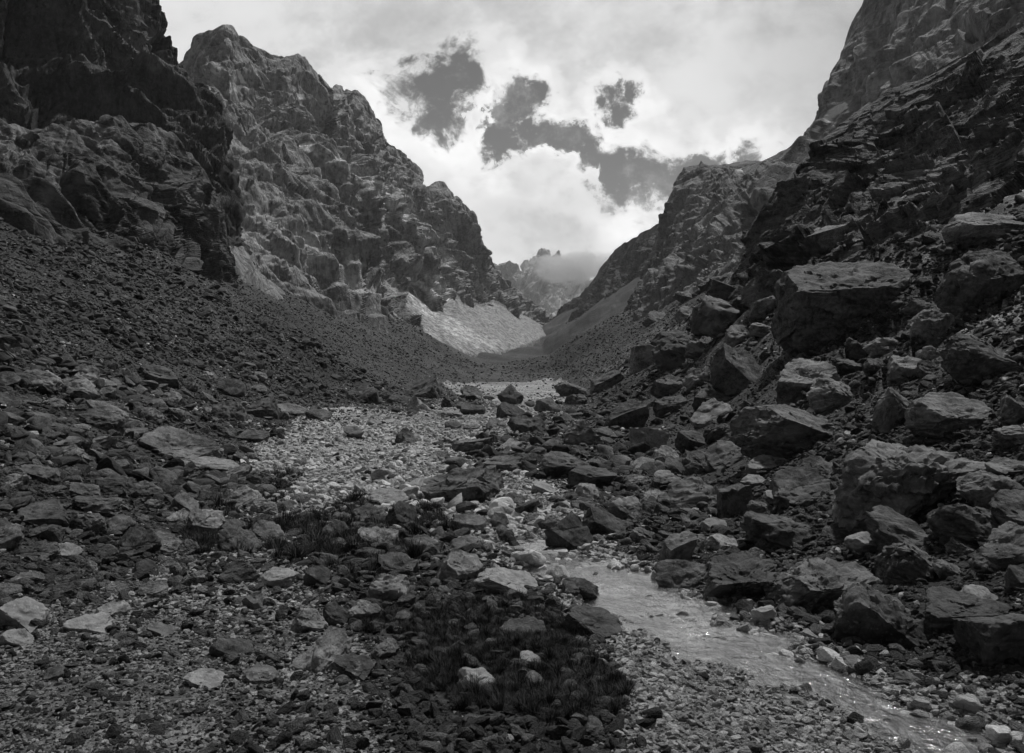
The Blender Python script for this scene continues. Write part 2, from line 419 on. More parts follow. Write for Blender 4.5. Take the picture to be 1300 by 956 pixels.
# central left mountain
relief('mountain_massif', 'tall craggy mountain with stepped grey summits left of the gap', 'mountain', M['mount'],
       [[(215, 105, 540), (232, 88, 520), (240, 78, 505), (250, 55, 490), (266, 43, 485), (284, 38, 480), (300, 52, 490), (322, 60, 500), (345, 67, 510), (375, 66, 520), (388, 74, 530), (400, 88, 540), (414, 100, 552), (426, 117, 565), (430, 108, 620), (452, 112, 625), (472, 132, 640), (488, 156, 655), (487, 174, 670), (508, 190, 690), (524, 208, 710), (529, 233, 740), (556, 238, 780), (580, 255, 815), (600, 270, 845), (604, 295, 860), (613, 318, 890), (624, 338, 930), (634, 353, 980), (655, 372, 1080), (690, 402, 1300)],
        [(235, 180, 400), (265, 150, 410), (300, 150, 425), (350, 160, 440), (400, 185, 470), (440, 200, 520), (480, 235, 560), (510, 265, 620), (540, 290, 690), (575, 310, 750), (600, 335, 820), (630, 368, 940), (655, 383, 1050), (691, 406, 1290)],
        [(262, 270, 260), (290, 245, 280), (340, 250, 310), (390, 270, 350), (435, 285, 410), (470, 310, 470), (505, 330, 545), (540, 350, 620), (570, 362, 690), (600, 372, 780), (630, 386, 900), (660, 395, 1040), (692, 410, 1270)],
        [(284, 345, 165), (305, 350, 175), (340, 365, 205), (380, 372, 250), (425, 378, 310), (465, 385, 380), (500, 390, 460), (540, 397, 560), (575, 402, 650), (605, 406, 750), (635, 410, 880), (665, 412, 1000), (693, 416, 1250)],
        [(284, 420, 155), (315, 425, 165), (355, 430, 192), (400, 432, 235), (440, 432, 290), (475, 434, 355), (510, 436, 430), (545, 440, 520), (580, 442, 600), (610, 442, 700), (640, 442, 820), (668, 440, 940), (694, 436, 1180)]],
       640, 640, lambda V: cliff_disp(95, 20, 2.0, fl=.9, dip=-.5)(V) * np.clip(V[:, 1] / 480, .22, 1), back=(-.8, .6), ridge_keep=.35,
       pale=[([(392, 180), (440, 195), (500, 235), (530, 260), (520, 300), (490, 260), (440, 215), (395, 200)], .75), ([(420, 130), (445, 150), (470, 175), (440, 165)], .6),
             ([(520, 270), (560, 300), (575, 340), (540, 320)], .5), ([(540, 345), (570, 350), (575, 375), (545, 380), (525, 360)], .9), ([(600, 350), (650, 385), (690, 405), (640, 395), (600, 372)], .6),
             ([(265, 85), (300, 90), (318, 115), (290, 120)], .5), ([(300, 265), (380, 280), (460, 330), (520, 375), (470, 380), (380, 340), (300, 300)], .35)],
       snow=[[(378, 184), (394, 180), (400, 190), (388, 194)], [(418, 118), (434, 120), (432, 128), (420, 126)], [(374, 119), (386, 120), (390, 126), (380, 126)], [(470, 225), (488, 232), (486, 236), (472, 230)], [(300, 88), (306, 92), (312, 106), (306, 104)], [(505, 268), (520, 276), (516, 281), (506, 273)], [(560, 375), (574, 377), (566, 382)]])
# talus fan, its sun patch put into the base colour
relief('scree_fan', 'smooth talus fan with a sun patch painted into its colour under the craggy mountain at the valley head', 'scree fan', M['fan'],
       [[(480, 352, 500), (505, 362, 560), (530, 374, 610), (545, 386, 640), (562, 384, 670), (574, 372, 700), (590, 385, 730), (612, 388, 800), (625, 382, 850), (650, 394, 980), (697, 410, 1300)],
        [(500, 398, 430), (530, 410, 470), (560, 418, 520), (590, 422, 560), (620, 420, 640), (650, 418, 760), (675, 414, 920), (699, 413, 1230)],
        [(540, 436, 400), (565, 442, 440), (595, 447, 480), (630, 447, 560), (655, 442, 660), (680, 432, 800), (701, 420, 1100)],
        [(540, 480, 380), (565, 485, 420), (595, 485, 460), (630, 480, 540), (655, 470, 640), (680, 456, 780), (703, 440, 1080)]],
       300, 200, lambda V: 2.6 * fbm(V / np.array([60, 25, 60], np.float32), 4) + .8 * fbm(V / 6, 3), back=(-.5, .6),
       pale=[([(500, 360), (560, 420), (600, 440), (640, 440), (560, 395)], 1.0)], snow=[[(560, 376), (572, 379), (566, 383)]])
# far peaks in cloud
relief('far_peaks', 'distant rock towers with haze painted into their colour, half hidden by cloud at the valley head', 'peak', M['far'],
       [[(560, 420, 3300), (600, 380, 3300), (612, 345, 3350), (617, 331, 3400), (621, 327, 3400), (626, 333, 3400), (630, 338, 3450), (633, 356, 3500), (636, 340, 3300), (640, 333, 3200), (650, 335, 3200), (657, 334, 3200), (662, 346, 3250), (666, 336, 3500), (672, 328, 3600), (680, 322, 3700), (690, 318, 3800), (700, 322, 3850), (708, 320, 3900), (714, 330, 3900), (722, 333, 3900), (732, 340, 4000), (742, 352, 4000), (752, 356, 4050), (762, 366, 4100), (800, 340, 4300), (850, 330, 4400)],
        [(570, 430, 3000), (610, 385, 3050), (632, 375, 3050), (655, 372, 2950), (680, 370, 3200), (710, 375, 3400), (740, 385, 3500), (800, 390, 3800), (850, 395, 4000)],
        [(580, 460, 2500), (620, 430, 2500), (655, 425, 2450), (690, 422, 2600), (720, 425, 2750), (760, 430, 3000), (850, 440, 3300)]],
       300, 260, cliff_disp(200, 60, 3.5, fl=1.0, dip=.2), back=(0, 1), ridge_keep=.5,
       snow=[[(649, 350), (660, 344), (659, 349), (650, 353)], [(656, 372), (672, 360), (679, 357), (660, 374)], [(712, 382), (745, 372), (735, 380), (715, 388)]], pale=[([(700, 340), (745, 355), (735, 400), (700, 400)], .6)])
# right side hills
relief('rocky_hill', 'dark rocky hillside sloping down to the gap from the right', 'hill', M['cliff'],
       [[(686, 415, 1350), (705, 402, 1230), (722, 388, 1140), (740, 373, 1060), (756, 352, 1000), (772, 330, 930), (781, 319, 900), (800, 305, 860), (825, 292, 820), (846, 277, 780), (900, 255, 720), (960, 235, 640)],
        [(690, 418, 1250), (720, 400, 1080), (750, 378, 960), (780, 352, 850), (815, 330, 760), (850, 310, 690), (900, 285, 600), (960, 265, 540)],
        [(694, 424, 1120), (725, 414, 940), (760, 398, 800), (800, 378, 680), (840, 358, 580), (900, 330, 480), (960, 310, 430)],
        [(694, 450, 1050), (725, 450, 880), (760, 440, 740), (800, 430, 620), (840, 410, 530), (900, 390, 440), (960, 370, 400)]],
       330, 240, cliff_disp(70, 10, 1.4, dip=.7), back=(.7, .7), ridge_keep=.2)
relief('rock_buttress', 'blunt flat topped rock buttress on the right skyline', 'rock buttress', M['wall'],
       [[(822, 330, 560), (838, 296, 530), (846, 272, 515), (848, 258, 505), (855, 240, 498), (862, 222, 490), (868, 212, 485), (888, 210, 482), (891, 205, 480), (895, 211, 480), (925, 213, 470), (948, 207, 460), (965, 206, 450), (990, 196, 430), (1040, 178, 400), (1100, 160, 380)],
        [(815, 360, 500), (840, 325, 450), (860, 290, 430), (885, 265, 415), (920, 255, 400), (960, 245, 380), (1010, 230, 350), (1100, 210, 330)],
        [(800, 400, 430), (835, 375, 380), (865, 350, 350), (900, 325, 325), (940, 305, 305), (980, 290, 290), (1100, 260, 270)],
        [(790, 450, 390), (835, 430, 340), (865, 410, 310), (900, 390, 285), (940, 370, 265), (980, 350, 250), (1100, 330, 230)]],
       360, 320, cliff_disp(48, 7, 1.5, fl=1.1, dip=.6), back=(.6, .8), ridge_keep=.15, pale=[([(855, 225), (900, 220), (900, 260), (860, 290), (845, 290)], .4), ([(870, 300), (960, 250), (960, 262), (880, 320)], .4)],
       snow=[[(933, 216), (942, 214), (943, 218), (936, 219)]])
relief('smooth_cliff', 'tall smooth grey cliff rising out of frame at top right', 'cliff', M['wall'],
       [[(945, 214, 420), (985, 197, 400), (1012, 178, 388), (1034, 158, 378), (1050, 138, 370), (1053, 118, 366), (1055, 95, 362), (1068, 72, 356), (1075, 52, 352), (1082, 30, 348), (1094, 8, 343), (1105, -20, 338), (1130, -90, 330), (1220, -200, 310), (1400, -300, 290), (1600, -360, 270)],
        [(955, 240, 360), (1000, 215, 335), (1040, 185, 318), (1065, 155, 310), (1085, 110, 305), (1105, 60, 300), (1140, 0, 290), (1220, -60, 275), (1400, -110, 250), (1600, -150, 230)],
        [(965, 280, 290), (1010, 245, 265), (1050, 215, 250), (1085, 190, 240), (1120, 160, 232), (1160, 130, 222), (1230, 100, 205), (1400, 60, 180), (1600, 30, 160)],
        [(975, 340, 235), (1010, 320, 215), (1050, 300, 200), (1085, 280, 190), (1120, 260, 182), (1160, 240, 172), (1230, 220, 155), (1400, 200, 130), (1600, 180, 110)]],
       420, 420, cliff_disp(60, 7.5, 2.8, fl=1.2, blk=.75, dip=.2), back=(.6, .8), ridge_keep=.15,
       pale=[([(1090, 20), (1250, 0), (1180, 90), (1100, 130), (1075, 110)], .45), ([(1010, 185), (1060, 150), (1060, 165), (1000, 215)], .5)],
       snow=[[(1044, 150), (1056, 138), (1074, 130), (1076, 138), (1062, 148), (1048, 158)], [(1030, 164), (1042, 158), (1038, 168)]])
# near right: broken ledges
def outcrop_disp(V):
    R = V.copy(); R[:, 2] = V[:, 2] * .8 + V[:, 0] * .6
    R[:, 0] = V[:, 0] * .8 - V[:, 2] * .6
    w = np.stack([perlin(V / 9), perlin(V / 9 + 9), perlin(V / 9 + 21)], 1) * 2.5
    R = R + w
    d = 3.6 * facet(R / np.array([18, 14, 9], np.float32), .8) + 1.5 * facet(R / np.array([7, 6, 3.4], np.float32), .9)
    d = d + .6 * facet(R / np.array([3.2, 2.6, 1.3], np.float32), .9) + .2 * facet(R / np.array([1.5, 1.2, .6], np.float32), .9)
    return .85 * d + 1.5 * fbm(V / 14, 3, .5, True) + .25 * fbm(V / 1.2, 3)
relief('broken_outcrop', 'dark broken bedrock ledges above the boulders on the right', 'rock outcrop', M['outcrop'],
       [[(905, 405, 100), (930, 350, 98), (955, 300, 96), (975, 262, 94), (987, 236, 92), (1005, 224, 93), (1025, 195, 96), (1045, 176, 98), (1090, 146, 100), (1130, 118, 101), (1180, 103, 99), (1240, 72, 96), (1300, 34, 93), (1400, -10, 86), (1650, -90, 70)],
        [(920, 425, 84), (955, 370, 80), (990, 310, 78), (1030, 265, 78), (1080, 230, 78), (1130, 205, 77), (1200, 180, 73), (1300, 130, 68), (1400, 90, 62), (1650, 30, 50)],
        [(930, 450, 66), (985, 385, 60), (1030, 340, 58), (1080, 315, 56), (1130, 290, 55), (1200, 265, 51), (1300, 225, 46), (1400, 200, 41), (1650, 150, 30)],
        [(930, 520, 60), (985, 470, 54), (1030, 440, 50), (1080, 420, 47), (1130, 410, 45), (1200, 400, 41), (1300, 380, 36), (1400, 360, 31), (1650, 350, 22)]],
       700, 520, outcrop_disp, back=(.6, .8), ridge_keep=.2, sharp=30,
       pale=[([(1100, 230), (1180, 150), (1250, 200), (1200, 250), (1120, 260)], .35), ([(1160, 100), (1200, 60), (1300, 20), (1300, 60), (1220, 90)], .3)])

# ------------------------------------------------------------------ rocks
def ico(sub):
    bm = bmesh.new(); bmesh.ops.create_icosphere(bm, subdivisions=sub, radius=1.0)
    V = np.array([v.co[:] for v in bm.verts], np.float32); q = np.array([[v.index for v in f.verts] for f in bm.faces], np.int32)
    bm.free(); return V, q
ICO = {s: ico(s) for s in (2, 3, 4, 5, 6)}
def rock_geo(seed, sub, cuts=12, rnd=.25, rough=.05, lay=0.0, dip=0.0, depth=(.5, .95), extra=()):
    r = np.random.default_rng(seed)
    V, q = ICO[sub]; V = V.copy()
    if True:
        for _ in range(cuts):
            n = r.normal(size=3); n /= np.linalg.norm(n)
            dd = r.uniform(*depth)
            s = V @ n.astype(np.float32)
            V -= np.maximum(s - dd, 0)[:, None] * n.astype(np.float32) * (1 - rnd * .35)
    for n, dd in extra:
        n = np.array(n, np.float32); n /= np.linalg.norm(n)
        V -= np.maximum(V @ n - dd, 0)[:, None] * n
    off = r.uniform(0, 60, 3).astype(np.float32)
    nrm = V / np.maximum(np.linalg.norm(V, axis=1, keepdims=True), .2)
    d = rough * 1.3 * fbm(V * 1.3 + off, 2) + rough * .9 * fbm(V * 3.2 + off, 3, .55)
    d = d + rough * 1.1 * crag(V * 1.6 + off, 2, .5)
    if sub >= 4:
        R = V.copy(); R[:, 2] = V[:, 2] * math.cos(dip) + V[:, 0] * math.sin(dip); R[:, 0] = V[:, 0] * math.cos(dip) - V[:, 2] * math.sin(dip)
        d = d + rough * .9 * facet(R * np.array([2.2, 2.2, 3.4], np.float32) + off, .6)
        d = d + rough * .45 * facet(R * np.array([5, 5, 9], np.float32) + off, .7)
        if lay: d = d + lay * facet(R * np.array([.8, .8, 8], np.float32) + off, .15)
    if sub >= 5:
        d = d + rough * .35 * fbm(V * 11 + off, 3, .6, True)
    V = V + nrm * d[:, None]
    mn, mx = V.min(0), V.max(0)
    V = (V - (mn + mx) / 2) / (mx - mn)                # unit box
    return V, q
def rock_obj(name, seed, sub, mat, size=(1, 1, 1), link=True, sharp=None, **k):
    V, q = rock_geo(seed, sub, **k)
    o = raw_mesh(name, V * np.array(size, np.float32), q, mat, link=link)
    if sharp: o.data.set_sharp_from_angle(angle=math.radians(sharp))
    return o

bpy.context.view_layer.update()
dg = bpy.context.evaluated_depsgraph_get()
def cast(origin, d):
    h, loc, nor, i, ob, m = scene.ray_cast(dg, origin, d)
    return (loc, nor, ob.name) if h else None
ORI = Vector((0, 0, EYE))
def hit(px, py): return cast(ORI, Vector(((px - CX) / F, 1, (HZ - py) / F)).normalized())

# name, px, py (middle), w, h, tone, tilt (degrees in the picture plane), shape, label
B = [
 (28, 782, 64, 48, 'l', 18, 'r', 'large pale smooth boulder at the left edge near the bottom'),
 (20, 812, 44, 24, 'l', 5, 'r', 'rounded pale stone just below the large smooth boulder at the left edge'),
 (118, 792, 62, 26, 'l', 12, 'f', 'long flat pale stone right of the large smooth left edge boulder'),
 (142, 774, 46, 22, 'm', -8, 'f', 'grey flat stone above the long pale slab at lower left'),
 (153, 668, 34, 30, 'm', 0, 'a', 'blocky grey boulder on the left bank above the gravel'),
 (181, 721, 30, 22, 'd', 0, 'a', 'dark squat stone on the left gravel edge'),
 (52, 602, 48, 26, 'm', 10, 'a', 'wedge shaped grey boulder high on the left bank'),
 (92, 567, 50, 28, 'd', 8, 'a', 'dark pointed boulder among the upper left blocks'),
 (136, 522, 50, 30, 'm', 14, 'a', 'grey peaked boulder at the foot of the left scree'),
 (55, 533, 44, 22, 'd', 8, 'a', 'dark low boulder left of the peaked one below the scree'),
 (132, 487, 32, 16, 'm', 6, 'f', 'flat slab lying alone on the left scree'),
 (232, 566, 100, 52, 'm', 10, 'r', 'broad smooth hump of rock beside the start of the pale gravel'),
 (262, 588, 92, 22, 'm', 3, 'f', 'low pale slab under the broad smooth hump'),
 (236, 638, 38, 32, 'm', 0, 'a', 'blocky mottled boulder left of the grass tufts'),
 (262, 664, 50, 38, 'm', -10, 'a', 'dark sided boulder directly below the mottled block'),
 (205, 682, 36, 20, 'm', 0, 'r', 'rounded grey stone left of the dark sided boulder'),
 (182, 622, 48, 26, 'd', 6, 'a', 'dark boulder in the middle of the left bank'),
 (60, 655, 70, 40, 'd', 10, 'a', 'big shadowy boulder at the far left of the bank'),
 (20, 640, 50, 32, 'd', 0, 'a', 'dark boulder cut by the left frame edge'),
 (110, 625, 40, 26, 'm', 0, 'a', 'grey boulder between the dark ones on the left bank'),
 (85, 700, 40, 22, 'm', 10, 'r', 'rounded stone at the lower rim of the left bank'),
 (35, 735, 40, 20, 'm', -8, 'f', 'tilted flat stone above the left edge boulder'),
 (295, 493, 34, 28, 'd', 0, 'r', 'almost black round boulder on the left scree'),
 (352, 735, 54, 28, 'l', 0, 'f', 'pale flat topped slab left of the dark boulder by the grass'),
 (403, 733, 34, 30, 'd', 0, 'r', 'nearly black boulder right of the pale slab'),
 (427, 781, 34, 34, 'd', 0, 'a', 'dark upright boulder above the big pale one'),
 (394, 789, 54, 34, 'm', 12, 'a', 'grey knobbly boulder behind the big pale one'),
 (410, 830, 76, 62, 'l', 0, 'a', 'big pale pitted boulder at the bottom left of centre'),
 (296, 822, 54, 30, 'd', 6, 'f', 'dark rounded slab at the bottom left'),
 (330, 858, 44, 24, 'l', 0, 'a', 'pale broken stone at the lower edge near the dark slab'),
 (258, 864, 52, 22, 'l', 0, 'f', 'bright flat stone at the lower edge'),
 (320, 764, 28, 26, 'm', 0, 'a', 'small upright stone above the dark slab'),
 (205, 800, 34, 18, 'm', 0, 'f', 'flat grey stone in the lower left gravel'),
 (70, 855, 32, 20, 'd', 0, 'a', 'small dark stone at lower left corner'),
 (588, 618, 108, 56, 'd', -14, 'a', 'big dark boulder in midstream gravel, sloping to the left'),
 (721, 677, 64, 56, 'd', 0, 'a', 'dark round boulder standing in the right side of the stream'),
 (766, 663, 60, 40, 'd', 6, 'r', 'smooth dark boulder tucked behind the one in the stream'),
 (794, 648, 46, 34, 'm', 0, 'a', 'grey boulder right of the two dark stream boulders'),
 (643, 739, 84, 40, 'l', 4, 'r', 'smooth pale boulder at the top of the dark grass'),
 (583, 722, 62, 44, 'm', 0, 'a', 'rough grey boulder left of the smooth pale one'),
 (506, 718, 52, 34, 'm', 10, 'a', 'sloping grey boulder above the grass left of centre'),
 (492, 748, 56, 38, 'm', 0, 'a', 'cracked grey boulder on the left rim of the grass'),
 (462, 776, 48, 30, 'm', -10, 'a', 'grey boulder below the cracked one by the grass'),
 (737, 748, 48, 30, 'd', 0, 'a', 'mottled dark stone at the near stream edge'),
 (780, 757, 30, 20, 'm', 8, 'a', 'small blocky stone standing in the stream'),
 (752, 792, 76, 42, 'd', 12, 'r', 'smooth dark boulder between grass and stream'),
 (827, 771, 50, 28, 'd', 0, 'a', 'pointed wet boulder in the middle of the stream'),
 (664, 797, 62, 24, 'm', 4, 'r', 'low grey stone poking out of the dark grass'),
 (673, 837, 28, 18, 'l', 0, 'r', 'small pale stone in the dark grass'),
 (677, 862, 34, 22, 'm', 0, 'a', 'pale peaked stone at the bottom of the grass'),
 (606, 862, 52, 28, 'm', 0, 'a', 'ribbed grey stone at the bottom left of the grass'),
 (516, 783, 28, 16, 'm', 0, 'f', 'small block half sunk in the left of the grass'),
 (452, 850, 54, 38, 'm', 6, 'a', 'grey boulder right of the big pale pitted one'),
 (490, 824, 38, 26, 'm', 0, 'a', 'grey stone between grass and the lower boulders'),
 (510, 656, 42, 40, 'd', 0, 'a', 'black boulder rising from the tufted ground'),
 (492, 632, 56, 24, 'l', 6, 'r', 'pale low boulder behind the black one'),
 (540, 690, 34, 24, 'm', 0, 'a', 'grey stone below right of the black boulder'),
 (634, 662, 22, 24, 'd', 0, 'a', 'small dark pointed stone at the little cascade'),
 (596, 664, 44, 22, 'm', 6, 'r', 'low grey stone beside the upper pool'),
 (590, 690, 40, 20, 'm', 0, 'f', 'flat stone in the gravel left of the cascade'),
 (718, 592, 64, 40, 'd', 0, 'a', 'rough dark boulder beyond the stream, centre'),
 (752, 608, 66, 34, 'd', -10, 'a', 'dark pyramid boulder right of the rough one'),
 (640, 590, 56, 24, 'd', 0, 'a', 'low black boulder behind the big midstream one'),
 (700, 568, 26, 22, 'm', 0, 'r', 'small rounded grey stone above the rough dark boulder'),
 (823, 558, 54, 32, 'l', 3, 'b', 'block with a flat bright top on the right of centre'),
 (862, 698, 48, 48, 'm', -30, 'f', 'tilted pointed slab at the right bank'),
 (449, 550, 28, 20, 'd', 0, 'a', 'dark stone alone on the upper pale gravel'),
 (515, 554, 28, 24, 'd', 0, 'a', 'dark boulder at the right rim of the pale gravel'),
 (648, 503, 34, 30, 'd', 0, 'a', 'upright dark boulder in front of the far pale wash'),
 (648, 522, 38, 24, 'd', 0, 'r', 'rounded dark boulder below the upright far one'),
 (694, 515, 34, 22, 'd', 0, 'a', 'dark boulder right of the far pair'),
 (792, 528, 62, 44, 'd', -32, 'f', 'tilted striped slab leaning left on the right bank'),
 (768, 551, 28, 16, 'd', 0, 'r', 'small dark rounded stone under the tilted slab'),
 (770, 484, 44, 28, 'm', -32, 'f', 'leaning layered slab at the far right bank'),
 (728, 495, 52, 22, 'd', 0, 'a', 'dark rock at the right end of the far wash'),
 (820, 455, 44, 32, 'm', 0, 'b', 'light topped block far up the right bank'),
 (855, 434, 58, 34, 'd', 0, 'a', 'dark rock above the light topped block'),
 (848, 492, 46, 34, 'd', 0, 'a', 'dark boulder left of the dark square block'),
 (1064, 383, 168, 116, 'd', -12, 'r', 'giant overhanging boulder with layered bright top on the right slope'),
 (1118, 352, 66, 44, 'd', 6, 'a', 'dark block wedged right of the giant overhanging boulder'),
 (1250, 362, 116, 98, 'd', -14, 'a', 'huge dark boulder with pale crest near the right edge'),
 (1250, 288, 112, 50, 'm', -10, 'f', 'pale topped ledge block high at the right edge'),
 (938, 470, 74, 72, 'd', 8, 'a', 'dark square block on the right slope'),
 (1020, 482, 84, 60, 'm', -25, 'a', 'grey leaning boulder below the giant overhanging one'),
 (1072, 498, 92, 44, 'm', 12, 'a', 'ribbed boulder above the long humped one'),
 (1018, 546, 182, 70, 'm', 6, 'r', 'long humped boulder like a whale back on the right'),
 (1206, 528, 104, 64, 'm', 0, 'r', 'rounded cracked boulder right of the long humped one'),
 (1140, 520, 54, 60, 'd', 0, 'a', 'dark boulder between the humped and the cracked ones'),
 (1246, 458, 110, 74, 'm', 10, 'a', 'big grey boulder above the rounded cracked one at right'),
 (1294, 520, 48, 46, 'm', 0, 'a', 'grey boulder cut by the right edge, mid height'),
 (1008, 246, 50, 44, 'd', 0, 'b', 'square dark block standing out on the right skyline ledge'),
 (1040, 300, 60, 34, 'm', -35, 'f', 'steep tilted slab high on the right outcrop'),
 (1150, 612, 196, 112, 'm', -24, 's', 'large split slab sloping down left with a deep groove'),
 (1082, 644, 54, 48, 'm', 0, 'a', 'rounded grey block in front of the large split slab'),
 (932, 638, 44, 48, 'd', 0, 'b', 'dark cube shaped boulder right of centre'),
 (942, 737, 110, 66, 'd', -16, 's', 'dark ribbed bedrock boulder at the right stream bank'),
 (1040, 748, 136, 78, 'm', -24, 's', 'striped slab dipping into the stream on the right'),
 (1112, 786, 130, 96, 'd', 0, 'a', 'massive dark boulder at bottom right above the stream'),
 (1215, 775, 110, 56, 'd', -4, 'r', 'wide dark boulder right of the massive one'),
 (1272, 812, 100, 76, 'd', -6, 'b', 'black block in the bottom right corner'),
 (1243, 760, 56, 34, 'l', 16, 'r', 'smooth pale boulder resting behind the corner block'),
 (1102, 692, 60, 30, 'l', 0, 'r', 'rounded pale stone above the massive dark boulder'),
 (972, 590, 58, 26, 'm', -8, 'f', 'long stone under the left end of the humped boulder'),
 (957, 612, 36, 20, 'm', -8, 'f', 'small slab above the dark cube boulder'),
 (986, 634, 36, 24, 'm', 6, 'r', 'rounded stone right of the dark cube boulder'),
 (1278, 593, 52, 24, 'm', -6, 'f', 'flat pale slab at the right edge right of the split slab'),
 (1264, 660, 38, 24, 'l', 8, 'a', 'small pale angular stone near the right edge'),
 (1204, 723, 42, 28, 'm', 0, 'a', 'peaked grey stone above the wide dark boulder'),
 (1256, 712, 48, 36, 'm', 10, 'a', 'grey stone right of the peaked one at right'),
 (1294, 630, 40, 30, 'd', 0, 'a', 'dark stone at the right edge under the flat slab'),
 (1296, 735, 40, 36, 'd', 0, 'r', 'dark round stone at the right edge above the corner block'),
 (1088, 844, 58, 22, 'm', 3, 'r', 'smooth oval stone at the water edge below the massive boulder'),
 (934, 830, 44, 18, 'm', 8, 'f', 'flat stone awash in the lower stream'),
 (960, 803, 26, 16, 'l', 0, 'a', 'small pale stone awash below the dark bedrock'),
 (1025, 805, 24, 14, 'l', 0, 'a', 'little pale stone at the foot of the striped slab'),
 (1155, 862, 44, 20, 'm', 12, 'f', 'flat stone at the lower right water edge'),
 (1030, 862, 34, 14, 'm', 4, 'f', 'low wet stone in the lower stream bed'),
 (905, 668, 34, 22, 'm', -10, 'a', 'grey stone between cube boulder and tilted slab'),
 (1000, 665, 30, 18, 'm', 0, 'a', 'small grey stone on the right bank below the round one'),
 (1195, 660, 36, 22, 'd', 0, 'a', 'dark stone under the right end of the split slab'),
 (690, 620, 34, 20, 'm', 0, 'r', 'rounded stone in the gravel beyond the stream'),
 (845, 610, 40, 26, 'm', 0, 'a', 'grey block on the rubble right of the pyramid boulder'),
 (880, 560, 44, 30, 'd', 0, 'a', 'dark stone right of the bright topped block'),
 (900, 510, 50, 34, 'd', -12, 'a', 'dark leaning stone below the dark square block'),
 (820, 590, 36, 20, 'm', 0, 'f', 'flat stone in front of the bright topped block'),
 (368, 520, 44, 18, 'm', 4, 'r', 'low rounded rock at the top left rim of the pale gravel'),
 (405, 527, 34, 16, 'd', 0, 'r', 'dark low rock next to the rounded one on the gravel rim'),
 (475, 537, 20, 12, 'l', 0, 'a', 'small pale stone on the upper gravel'),
 (325, 555, 40, 20, 'd', 0, 'f', 'dark flat rock at the left rim of the pale gravel'),
 (600, 520, 34, 18, 'd', 0, 'a', 'dark rock left of the far pair of boulders'),
]
MATK = {'d': 'b_dark', 'm': 'b_mid', 'l': 'b_light'}
cuts_of = {'r': dict(cuts=9, rnd=.6, rough=.08, depth=(.6, .95)), 'a': dict(cuts=12, rnd=.35, rough=.095, depth=(.48, .85)), 'f': dict(cuts=10, rnd=.2, rough=.06, lay=.05, depth=(.5, .85)),
           'b': dict(cuts=0, rnd=.1, rough=.05), 's': dict(cuts=10, rnd=.2, rough=.12, lay=.03, depth=(.5, .88))}
placed = []
todo = []
for i, (px, py, w, h, tone, tilt, shp, label) in enumerate(B):
    q = hit(px, py + h * .36)
    if not q: continue
    todo.append((i, px, py, w, h, tone, tilt, shp, label, q[0].copy()))
first = None
def box_rock(seed, sub, rough):
    """blocky rock: six flat sides pushed in by random tilted planes"""
    r = np.random.default_rng(seed)
    V, q = ICO[sub]; V = V.copy()
    for ax in range(3):
        for s in (-1, 1):
            n = np.zeros(3); n[ax] = s; n += r.normal(size=3) * .10; n /= np.linalg.norm(n)
            V -= np.maximum(V @ n.astype(np.float32) - .56, 0)[:, None] * n.astype(np.float32)
    off = r.uniform(0, 60, 3).astype(np.float32)
    d = rough * fbm(V * 3 + off, 4) + rough * .8 * facet(V * 3 + off, .6) + rough * .3 * facet(V * 8 + off, .7)
    V = V + V / np.linalg.norm(V, axis=1, keepdims=True) * d[:, None]
    mn, mx = V.min(0), V.max(0)
    return (V - (mn + mx) / 2) / (mx - mn), q
def boulder(px, py, w, h, tone, tilt, shp, loc, seed, label, group=None):
    Y = loc.y
    W = w / F * Y; H = h / F * Y / .80
    sub = 6 if w > 75 else (5 if w > 34 else 4)
    if shp == 'b': V, q = box_rock(seed, sub, .11)
    else:
        q_ = np.random.default_rng(seed + 9)
        V, q = rock_geo(seed, sub, dip=math.radians(-tilt), extra=[((q_.uniform(-.2, .5), q_.uniform(-.75, -.35), .85), q_.uniform(.22, .42) + (.16 if w > 120 else 0)), ((q_.uniform(-.5, .2), -.85, q_.uniform(-.6, -.2)), q_.uniform(.4, .6))], **cuts_of[shp])
    r = np.random.default_rng(seed + 5)
    yaw = r.uniform(-.3, .3)
    c, s = math.cos(yaw), math.sin(yaw)
    V = V @ np.array([[c, s, 0], [-s, c, 0], [0, 0, 1]], np.float32)
    mn, mx = V.min(0), V.max(0); V = (V - (mn + mx) / 2) / (mx - mn)
    t = math.radians(tilt)
    # thin slabs are made thinner, then tilted, then fitted to the outline's width and height
    if shp in 'fs': V = V * np.array([1, 1, .62], np.float32)
    else: V = V * np.array([1, 1, max(.3, H / W)], np.float32)
    c, s = math.cos(-t), math.sin(-t)
    V = V @ np.array([[c, 0, -s], [0, 1, 0], [s, 0, c]], np.float32).T
    mn, mx = V.min(0), V.max(0); V = (V - (mn + mx) / 2) / (mx - mn)
    dep = W * r.uniform(.7, .95)
    V = V * np.array([W, dep, H], np.float32)
    o = raw_mesh('boulder', V, q, M[MATK[tone]])
    o.data.set_sharp_from_angle(angle=math.radians(50))
    cz = EYE + (HZ - py) / F * (Y + dep * .3) - H * .10
    o.location = ((px - CX) / F * (Y + dep * .3), Y + dep * .3, cz)
    tag(o, label, 'boulder', group)
    return o
for (i, px, py, w, h, tone, tilt, shp, label, loc) in todo:
    boulder(px, py, w, h, tone, tilt, shp, loc, 100 + i, label)
    placed.append((px, py, w, h))

